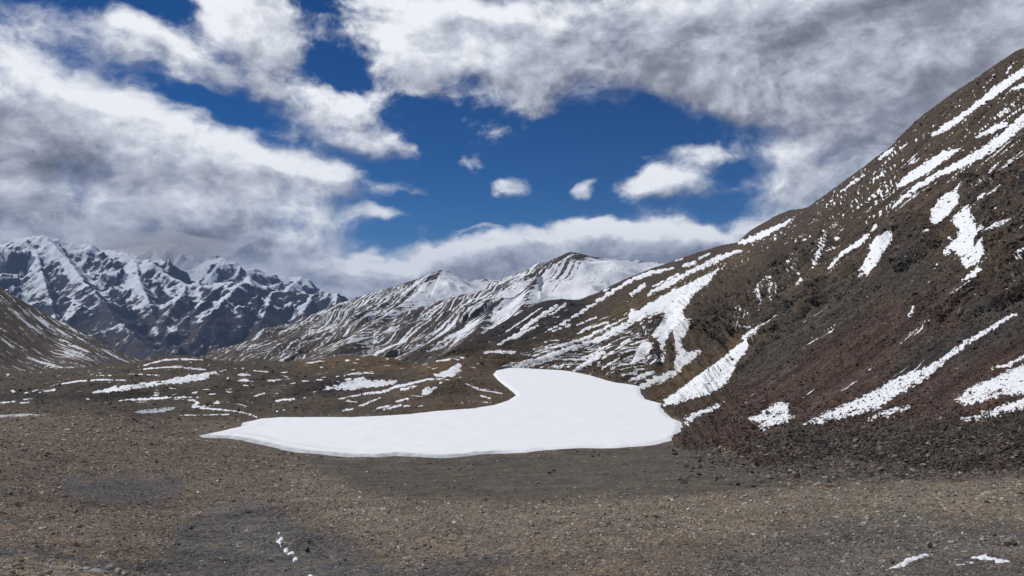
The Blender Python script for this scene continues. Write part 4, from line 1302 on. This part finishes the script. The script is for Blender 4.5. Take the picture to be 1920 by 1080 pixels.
DARK, GREY, LIGHT, BROWN, RED = (0.078, 0.07, 0.064), (0.30, 0.29, 0.275), (0.42, 0.365, 0.3), (0.27, 0.21, 0.155), (0.19, 0.125, 0.1)
nb_rock = 0


TONE = {DARK: 'dark', RED: 'rust-red', GREY: 'grey', LIGHT: 'pale', BROWN: 'tan brown'}
FORM = {'r': 'angular block', 's': 'flat slab', 'o': 'rounded stone'}


def boulder(u, v, w, col, label, group=None, kind='r', surf='g', sq=1.0):
    """u, v: the foot of the stone in the photograph; w: its width in photo pixels"""
    global nb_rock
    P, N, i = hit(u, v, surf)
    lib = {'r': ROCKS, 'o': ROUND, 's': SLABS}[kind]
    me_ = lib[nb_rock % len(lib)]
    nb_rock += 1
    r = 0.5 * w * P[1] / F
    o = put('boulder', me_, label=label, category='boulder')
    if group:
        o['group'] = group
    o.scale = (r, r * random.uniform(0.85, 1.1), r * sq)
    zlow = min(vt.co.z for vt in me_.vertices) * r * sq
    o.location = (P[0], P[1], P[2] - zlow * 0.62)
    o.rotation_euler = (random.uniform(-0.2, 0.2), random.uniform(-0.2, 0.2), random.uniform(0, 6.28))
    kf = random.uniform(0.85, 1.2)
    o.color = tuple(c * kf for c in col) + (1,)
    return o


ONES = [
    (1893, 1024, 27, GREY, 'large round grey boulder alone on the stony foreground', 'o', 0.95), (1674, 1058, 21, (0.16, 0.15, 0.142), 'round dark grey boulder at the edge of a snow strip', 'o', 0.95),
    (1690, 1050, 11, (0.17, 0.16, 0.152), 'small round stone between a dark boulder and snow strip', 'o', 0.95), (1743, 1028, 13, GREY, 'pointed grey stone standing above the snow strip', 'r', 1.25),
    (1735, 1037, 15, GREY, 'flattish grey stone touching the top of the snow strip', 'o', 0.7), (1850, 1061, 15, GREY, 'grey stone lying just under the forked snow strip', 'r', 0.8),
    (1652, 1000, 15, LIGHT, 'pale tan stone on the rise above the snow strip', 'o', 0.7), (1768, 986, 10, LIGHT, 'upright pale stone on the rise with a flat neighbour', 'r', 1.1),
    (1852, 942, 14, DARK, 'dark brown stone near the top of the gravel rise', 'r', 0.8), (1757, 951, 10, LIGHT, 'small tan stone with an upright face on the rise', 'r', 0.9),
    (1057, 949, 23, BROWN, 'brown angular boulder perched on the crest of the rise', 'r', 0.85), (1232, 972, 20, LIGHT, 'pale angular boulder just below the crest of the rise', 'r', 0.8),
    (1556, 914, 30, (0.2, 0.115, 0.075), 'rust-red split boulder at the foot of the stone field', 'r', 0.8), (1535, 912, 18, LIGHT, 'pale block leaning against the rust-red boulder', 'r', 1.2),
    (1518, 905, 18, LIGHT, 'pale flat slab behind the rust-red boulder', 's', 1.0), (1549, 864, 16, (0.22, 0.185, 0.175), 'round mauve boulder in the middle of the stone field', 'o', 1.0),
    (1031, 887, 15, DARK, 'lone dark boulder on the smooth gravel flat', 'r', 0.8), (1124, 853, 10, DARK, 'small dark boulder at the lake edge', 'r', 0.8), (1166, 907, 9, GREY, 'small grey stone alone on the gravel flat', 'r', 1.0),
    (1142, 921, 10, DARK, 'flat dark stone on the near part of the gravel flat', 's', 1.4), (1269, 933, 14, GREY, 'rounded grey boulder at the back of the brown rise', 'o', 0.95),
    (1267, 853, 18, DARK, 'wide black boulder on the flat by the lake corner', 'r', 0.6), (1440, 911, 18, DARK, 'black block with a pale top beside the stone field', 'r', 0.75),
    (1412, 914, 13, DARK, 'square black block on the flat near the stone field', 'r', 0.8), (1420, 873, 18, DARK, 'long black slab at the edge of the stone field', 's', 1.5),
    (1282, 907, 19, DARK, 'wide low black boulder on the open flat', 'r', 0.65), (1310, 892, 12, DARK, 'cubic black boulder in the middle of the flat', 'r', 1.0), (1343, 902, 12, LIGHT, 'pale grey block, the bigger of a pair on the flat', 'r', 1.1),
    (1351, 903, 9, LIGHT, 'pale grey block, the smaller of a pair on the flat', 'r', 1.1), (1318, 872, 13, LIGHT, 'pale boulder with a flat lit top on the flat', 'r', 0.8), (1300, 907, 13, LIGHT, 'pale flat stone beside the wide low black boulder', 's', 1.2),
    (1475, 1016, 17, (0.32, 0.28, 0.225), 'tan rugged stone in the middle of the gravel rise', 'r', 1.1), (1504, 1009, 11, BROWN, 'smooth brown stone beside the tan rugged stone', 'o', 0.9),
    (449, 771, 11, DARK, 'black pointed rock beside the snowy stream line', 'r', 1.2),
    (310, 1054, 18, (0.34, 0.28, 0.235), 'pinkish stone with a dark hollow beneath, above the grey gravel', 'r', 0.8), (357, 993, 12, DARK, 'dark brown stone at the edge of the stony bank', 'r', 0.8),
    (257, 964, 12, (0.13, 0.1, 0.085), 'dark reddish stone below the grey hollow', 'r', 0.7), (465, 962, 10, DARK, 'black stone on the bare gravel above the snow scraps', 'r', 0.7),
    (580, 1017, 11, DARK, 'black pointed stone next to the snow scraps', 'r', 1.1), (577, 1035, 11, DARK, 'black stone downhill of the pointed one', 'r', 1.0), (647, 1050, 11, DARK, 'square black stone in the grey gravel trench', 'r', 0.9),
    (561, 932, 11, DARK, 'flat black stone on the brown hummock', 's', 1.4), (757, 955, 11, BROWN, 'flat brown stone on the back of the rise', 's', 1.2), (960, 956, 10, DARK, 'dark brown stone on the crest of the rise', 'r', 0.8),
    (1803, 890, 14, (0.28, 0.225, 0.17), 'tan pointed stone on the smooth brown dune', 'r', 0.9),
]
for (u, v, w, c, lab, kd, sq) in ONES:
    boulder(u, v, w, c, lab, kind=kd, sq=sq)


def cracked_slab():
    """weathered bedrock slab: flat blocks parted by cracks"""
    P, N, i = hit(190, 1073)
    root = bpy.data.objects.new('rock_slab', None)
    C.objects.link(root)
    root.location = (P[0], P[1], P[2] + 5 * P[1] / F)
    root['label'] = 'cracked pale grey bedrock slab among tan rubble'
    root['category'] = 'rock slab'
    k = P[1] / F
    for j, (du, dz, w, d_, hh) in enumerate([(-30, 1, 24, 26, 8), (-8, 4, 24, 30, 11), (14, 3, 22, 28, 10), (30, -3, 15, 22, 8), (46, -5, 13, 18, 7), (0, 0, 30, 20, 6), (-18, -1, 20, 18, 5)]):
        me_ = rock_mesh('block', 900 + j, n=22, flat=0.55, mat=M_STONE, rough=0.012)
        o = bpy.data.objects.new('block', me_)
        C.objects.link(o)
        o.parent = root
        o.scale = (w * 0.62 * k, d_ * 0.8 * k, hh * 1.5 * k)
        o.location = (du * k, (-16 if j > 4 else 6 * math.sin(j)) * k, dz * k)
        o.rotation_euler = (0, 0.12, random.uniform(-0.5, 0.5))
        o.color = (0.44, 0.43, 0.41, 1)


cracked_slab()
# --- groups of stones that only their place tells apart
rr = random.Random(5)


def in_poly(poly):
    q = np.array(poly)
    while True:
        u, v = rr.uniform(q[:, 0].min(), q[:, 0].max()), rr.uniform(q[:, 1].min(), q[:, 1].max())
        if poly_sdf(poly, np.array([u]), np.array([v]))[0] > 0:
            return u, v


FLAT_B = [(1285, 843, 11), (1303, 852, 9), (1326, 855, 10), (1338, 852, 17), (1311, 865, 11), (1286, 876, 11), (1269, 869, 6), (1358, 895, 8), (1408, 888, 12), (1440, 849, 11), (1446, 884, 13), (1370, 910, 8),
          (1487, 918, 15), (1455, 882, 10), (1262, 846, 7), (1244, 876, 7), (1292, 865, 6), (1333, 877, 9), (1383, 911, 7), (1330, 861, 7), (1348, 868, 7), (1365, 872, 8), (1390, 880, 9), (1380, 893, 6), (1424, 905, 9),
          (1395, 863, 8), (1372, 855, 9), (1460, 870, 11), (1405, 850, 10), (1385, 840, 9), (1350, 848, 8), (1316, 843, 9), (1298, 836, 7)]
def stone(u, v, w, cols, kinds, where, group, surf='g', sq=(0.6, 1.0)):
    c_, k_ = rr.choice(cols), rr.choice(kinds)
    boulder(u, v, w, c_, TONE[c_] + ' ' + FORM[k_] + ' ' + where, group, kind=k_, surf=surf, sq=rr.uniform(*sq))


for (u, v, w) in FLAT_B:
    stone(u, v, w * 1.3, [DARK, DARK, DARK, GREY], 'rrs', 'strewn on the flat between lake and scree', 'boulders strewn on the flat by the lake corner', sq=(0.7, 1.1))
for _ in range(95):
    u, v = in_poly([(1330, 845), (1420, 835), (1520, 832), (1660, 815), (1920, 800), (1920, 878), (1720, 895), (1600, 905), (1480, 900), (1420, 880)])
    Pg, _, _ = hit(u, v, 'g')
    Ps, _, _ = hit(u, v, 's')
    stone(u, v, rr.uniform(7, 19), [DARK, DARK, RED, GREY, BROWN], 'rrs', 'in the boulder field at the foot of the scree', 'stones of the boulder field at the foot of the scree', surf='s' if Ps[1] < Pg[1] else 'g')
for _ in range(75):
    u, v = in_poly([(700, 955), (960, 955), (1300, 945), (1600, 920), (1920, 902), (1920, 1075), (1000, 1075), (1100, 1040), (760, 1040), (660, 990)])
    stone(u, v, rr.uniform(6, 13), [LIGHT, LIGHT, BROWN, GREY], 'rrso', 'lying loose on the brown gravel rise', 'loose stones on the brown gravel rise')
for _ in range(50):
    u, v = in_poly([(0, 900), (120, 945), (300, 960), (340, 1040), (240, 1045), (0, 1030)])
    stone(u, v, rr.uniform(6, 13), [LIGHT, BROWN, RED, GREY], 'rrs', 'on the stony bank below the grey hollow', 'stones on the bank below the grey hollow')
for _ in range(40):
    u, v = in_poly([(-20, 1046), (60, 1046), (140, 1062), (165, 1085), (-20, 1090)])
    stone(u, v, rr.uniform(10, 22), [LIGHT, LIGHT, BROWN], 'rss', 'in the rubble beside the cracked bedrock', 'rubble beside the cracked slab', sq=(0.45, 0.75))


# ------------------------------------------------------------------ uncountable gravel: many small stones as one object
PEB = bpy.data.collections.new('pebble_shapes')
for i in range(7):
    mp = rock_mesh('pebble', 600 + i, n=9 + i % 4, flat=(0.28, 0.4, 0.55)[i % 3], mat=M_PEB)
    PEB.objects.link(bpy.data.objects.new('pebble', mp))


def scatter(name, label, P, N, size, col, tilt=0.4):
    n = len(P)
    me_ = bpy.data.meshes.new(name)
    me_.vertices.add(n)
    me_.vertices.foreach_set('co', (P + N * (size * 0.12)[:, None]).astype(np.float32).ravel())
    a_ = me_.attributes.new('size', 'FLOAT', 'POINT')
    a_.data.foreach_set('value', size.astype(np.float32))
    a_ = me_.attributes.new('tint', 'FLOAT_COLOR', 'POINT')
    c4 = np.ones((n, 4), np.float32)
    c4[:, :3] = col
    a_.data.foreach_set('color', c4.ravel())
    a_ = me_.attributes.new('turn', 'FLOAT_VECTOR', 'POINT')
    tn = np.stack([RNG.uniform(-tilt, tilt, n) - 0.5 * N[:, 1], RNG.uniform(-tilt, tilt, n) + 0.5 * N[:, 0], RNG.uniform(0, 6.28, n)], 1)
    a_.data.foreach_set('vector', tn.astype(np.float32).ravel())
    o = put(name, me_, kind='stuff', label=label)
    ng = bpy.data.node_groups.new(name + '_scatter', 'GeometryNodeTree')
    ng.interface.new_socket('Geometry', in_out='INPUT', socket_type='NodeSocketGeometry')
    ng.interface.new_socket('Geometry', in_out='OUTPUT', socket_type='NodeSocketGeometry')
    q = NT(ng)
    gi, go = q.node('NodeGroupInput'), q.node('NodeGroupOutput')
    ci = q.node('GeometryNodeCollectionInfo', transform_space='RELATIVE')
    ci.inputs['Collection'].default_value = PEB
    ci.inputs['Separate Children'].default_value = True
    ci.inputs['Reset Children'].default_value = True
    iop = q.node('GeometryNodeInstanceOnPoints')
    iop.inputs['Pick Instance'].default_value = True
    m2p = q.node('GeometryNodeMeshToPoints')
    ng.links.new(gi.outputs[0], m2p.inputs[0])
    ng.links.new(m2p.outputs[0], iop.inputs['Points'])
    ng.links.new(ci.outputs[0], iop.inputs['Instance'])
    s = q.node('GeometryNodeInputNamedAttribute', data_type='FLOAT')
    s.inputs[0].default_value = 'size'
    ng.links.new(s.outputs[0], iop.inputs['Scale'])
    s = q.node('GeometryNodeInputNamedAttribute', data_type='FLOAT_VECTOR')
    s.inputs[0].default_value = 'turn'
    e2r = q.node('FunctionNodeEulerToRotation')
    ng.links.new(s.outputs[0], e2r.inputs[0])
    ng.links.new(e2r.outputs[0], iop.inputs['Rotation'])
    ng.links.new(iop.outputs[0], go.inputs[0])
    md = o.modifiers.new('scatter', 'NODES')
    md.node_group = ng
    return o


def sample(surf, weight, n):
    S = SURF[surf]
    w = weight[:-1, :-1] * S.vis[:-1, :-1]
    # screen area of each cell so that stones stay evenly resolvable with distance
    du = np.abs(np.diff(S.u, axis=1))[:-1]
    dv = np.abs(np.diff(S.v, axis=0))[:, :-1]
    w = (w * np.clip(du, 0, 12) * np.clip(dv, 0, 12)).ravel()
    idx = RNG.choice(len(w), n, p=w / w.sum())
    r, c = np.unravel_index(idx, (S.P.shape[0] - 1, S.P.shape[1] - 1))
    r = r + RNG.random(n)
    c = c + RNG.random(n)
    return r, c


def density_map(u, v, y):
    k = np.ones(u.shape)
    for poly, f_ in [([(120, 900), (250, 893), (345, 905), (330, 925), (260, 945), (180, 940), (130, 925)], 0.12),
                     ([(560, 862), (700, 858), (1000, 850), (1280, 835), (1330, 880), (1500, 915), (1200, 930), (960, 942), (740, 940), (660, 915), (600, 885)], 0.18),
                     ([(330, 990), (440, 940), (560, 985), (640, 1010), (740, 1120), (250, 1120)], 0.35),
                     ([(1660, 912), (1760, 894), (2000, 888), (2000, 893), (1780, 912)], 0.1)]:
        k *= 1 - (1 - f_) * sstep(-5, 5, poly_sdf(poly, u, v))
    return k


wg = density_map(ug, vg, YY) * (dl > 1.2) * (ug > -250) * (ug < 2200) * (YY > 8) * (1 - 0.75 * sstep(120, 200, YY)) * (YY < 330)
n = 210000
r, c = sample('g', wg, n)
Pq, Nq, Cq = bilin(PG, r, c), bilin(NG, r, c), bilin(cg, r, c)
spx = 0.8 + RNG.exponential(0.8, n)
spx = np.minimum(spx, 5.5)
lum = np.exp(RNG.normal(0.12, 0.42, n))[:, None]
tint = Cq * 1.5 * lum * (1 + RNG.normal(0, 0.03, (n, 3)))
scatter('gravel', 'loose gravel and small stones covering the basin floor', Pq, Nq, spx * Pq[:, 1] / F, np.clip(tint, 0.02, 0.6))

# stones rolled out from the foot of the scree onto the flat
foot = [(1275, 832), (1380, 842), (1500, 862), (1640, 868), (1960, 872), (1960, 896), (1600, 914), (1480, 918), (1380, 905), (1300, 905), (1262, 880)]
sdp = poly_sdf(foot, ug, vg)
wf = np.clip(sdp + 2, 0, 12) / 12 * np.exp(-np.clip((vg - np.interp(ug[0], [1260, 1380, 1500, 1640, 1960], [832, 842, 866, 880, 884])[None]), 0, 90) / 16.0) * sstep(1262, 1330, ug)
n = 5200
r, c = sample('g', wf * (dl > 1.0), n)
Pq, Nq, Cq = bilin(PG, r, c), bilin(NG, r, c), bilin(cg, r, c)
spx = np.minimum(1.2 + RNG.exponential(1.5, n), 8.0)
tint = np.array((0.1, 0.085, 0.076)) * np.exp(RNG.normal(0.1, 0.35, n))[:, None]
scatter('rubble', 'dark rubble spilled from the scree onto the gravel flat', Pq, Nq, spx * Pq[:, 1] / F, np.clip(tint, 0.02, 0.5))

ws = (0.30 + 0.70 * sstep(330, 90, ys)) * sstep(950, 500, ys) * (us0 < 2200) * (1 - 0.35 * crag)
ws = ws * np.where(poly_sdf([(1200, 735), (1300, 690), (1420, 625), (1430, 640), (1350, 690), (1245, 760)], us0, vs0) > 0, 0.3, 1.0)
n = 190000
r, c = sample('s', ws, n)
Pq, Nq, Cq = bilin(PS, r, c), bilin(NS, r, c), bilin(cs, r, c)
uq, vq = px(Pq)
big = 0.8 + 0.9 * sstep(720, 840, vq) * sstep(1300, 1420, uq)
spx = np.minimum(big * (0.85 + RNG.exponential(0.75, n)), 7.0)
lum = np.exp(RNG.normal(0.0, 0.46, n))[:, None]
tint = Cq * 1.15 * lum * (1 + RNG.normal(0, 0.03, (n, 3)))
scatter('scree', 'loose dark and reddish scree stones lying on the mountainside', Pq, Nq, spx * Pq[:, 1] / F, np.clip(tint, 0.015, 0.5))

# broken rock standing out of the crags
wc = np.clip(crag - 0.25, 0, 1) * sstep(700, 300, ys)
wc = wc * np.clip(0.35 + 1.3 * noise2(us0 / 22, vs0 / 18, 333), 0, 1)
n = 3600
r, c = sample('s', wc, n)
Pq, Nq, Cq = bilin(PS, r, c), bilin(NS, r, c), bilin(cs, r, c)
spx = np.minimum(1.8 + RNG.exponential(1.9, n), 11.0)
tint = (0.5 * Cq + 0.5 * np.array((0.085, 0.08, 0.076))) * np.exp(RNG.normal(0.0, 0.4, n))[:, None]
scatter('outcrop_rubble', 'jumbled dark blocks of the rock outcrops on the mountainside', Pq, Nq, spx * Pq[:, 1] / F, np.clip(tint, 0.015, 0.4), tilt=1.1)

# ------------------------------------------------------------------ thin mountain air
HAZE = 3.0e-5
if HAZE:
    bm = bmesh.new()
    bmesh.ops.create_cube(bm, size=1.0)
    me = bpy.data.meshes.new('haze')
    bm.to_mesh(me)
    bm.free()
    mh = bpy.data.materials.new('thin_air')
    mh.use_nodes = True
    th_ = NT(mh.node_tree)
    th_.n.clear()
    pv = th_.node('ShaderNodeVolumePrincipled', {'Color': (0.36, 0.56, 0.95, 1), 'Density': HAZE, 'Anisotropy': 0.0})
    om = th_.node('ShaderNodeOutputMaterial')
    th_.l.new(pv.outputs[0], om.inputs['Volume'])
    me.materials.append(mh)
    hz = put('haze', me, kind='stuff', label='thin bluish mountain air in front of the distant range')
    hz.scale = (37000, 37000, 1700)
    hz.location = (0, 0, -471 + 850)

# ------------------------------------------------------------------ cloud bank lying on the remote snow dome
bm = bmesh.new()
bmesh.ops.create_icosphere(bm, subdivisions=4, radius=1.0)
for v in bm.verts:
    q_ = v.co
    v.co = q_ * (1 + 0.16 * math.sin(5 * q_.x + 2) * math.cos(4 * q_.y) + 0.08 * math.sin(11 * q_.x + 7 * q_.z))
me = bpy.data.meshes.new('cloud_bank')
bm.to_mesh(me)
bm.free()
mc = bpy.data.materials.new('cloud_vapour')
mc.use_nodes = True
tcn = NT(mc.node_tree)
tcn.n.clear()
pv = tcn.node('ShaderNodeVolumePrincipled', {'Color': (0.9, 0.92, 0.95, 1), 'Density': 0.0011, 'Anisotropy': 0.2})
om = tcn.node('ShaderNodeOutputMaterial')
tcn.l.new(pv.outputs[0], om.inputs['Volume'])
me.materials.append(mc)
cb = put('cloud_bank', me, kind='stuff', label='grey cloud bank veiling the top of the remote snow dome')
pw = world(np.float64(318), np.float64(462), 10300.0)
cb.location = tuple(pw)
cb.scale = (820, 900, 190)
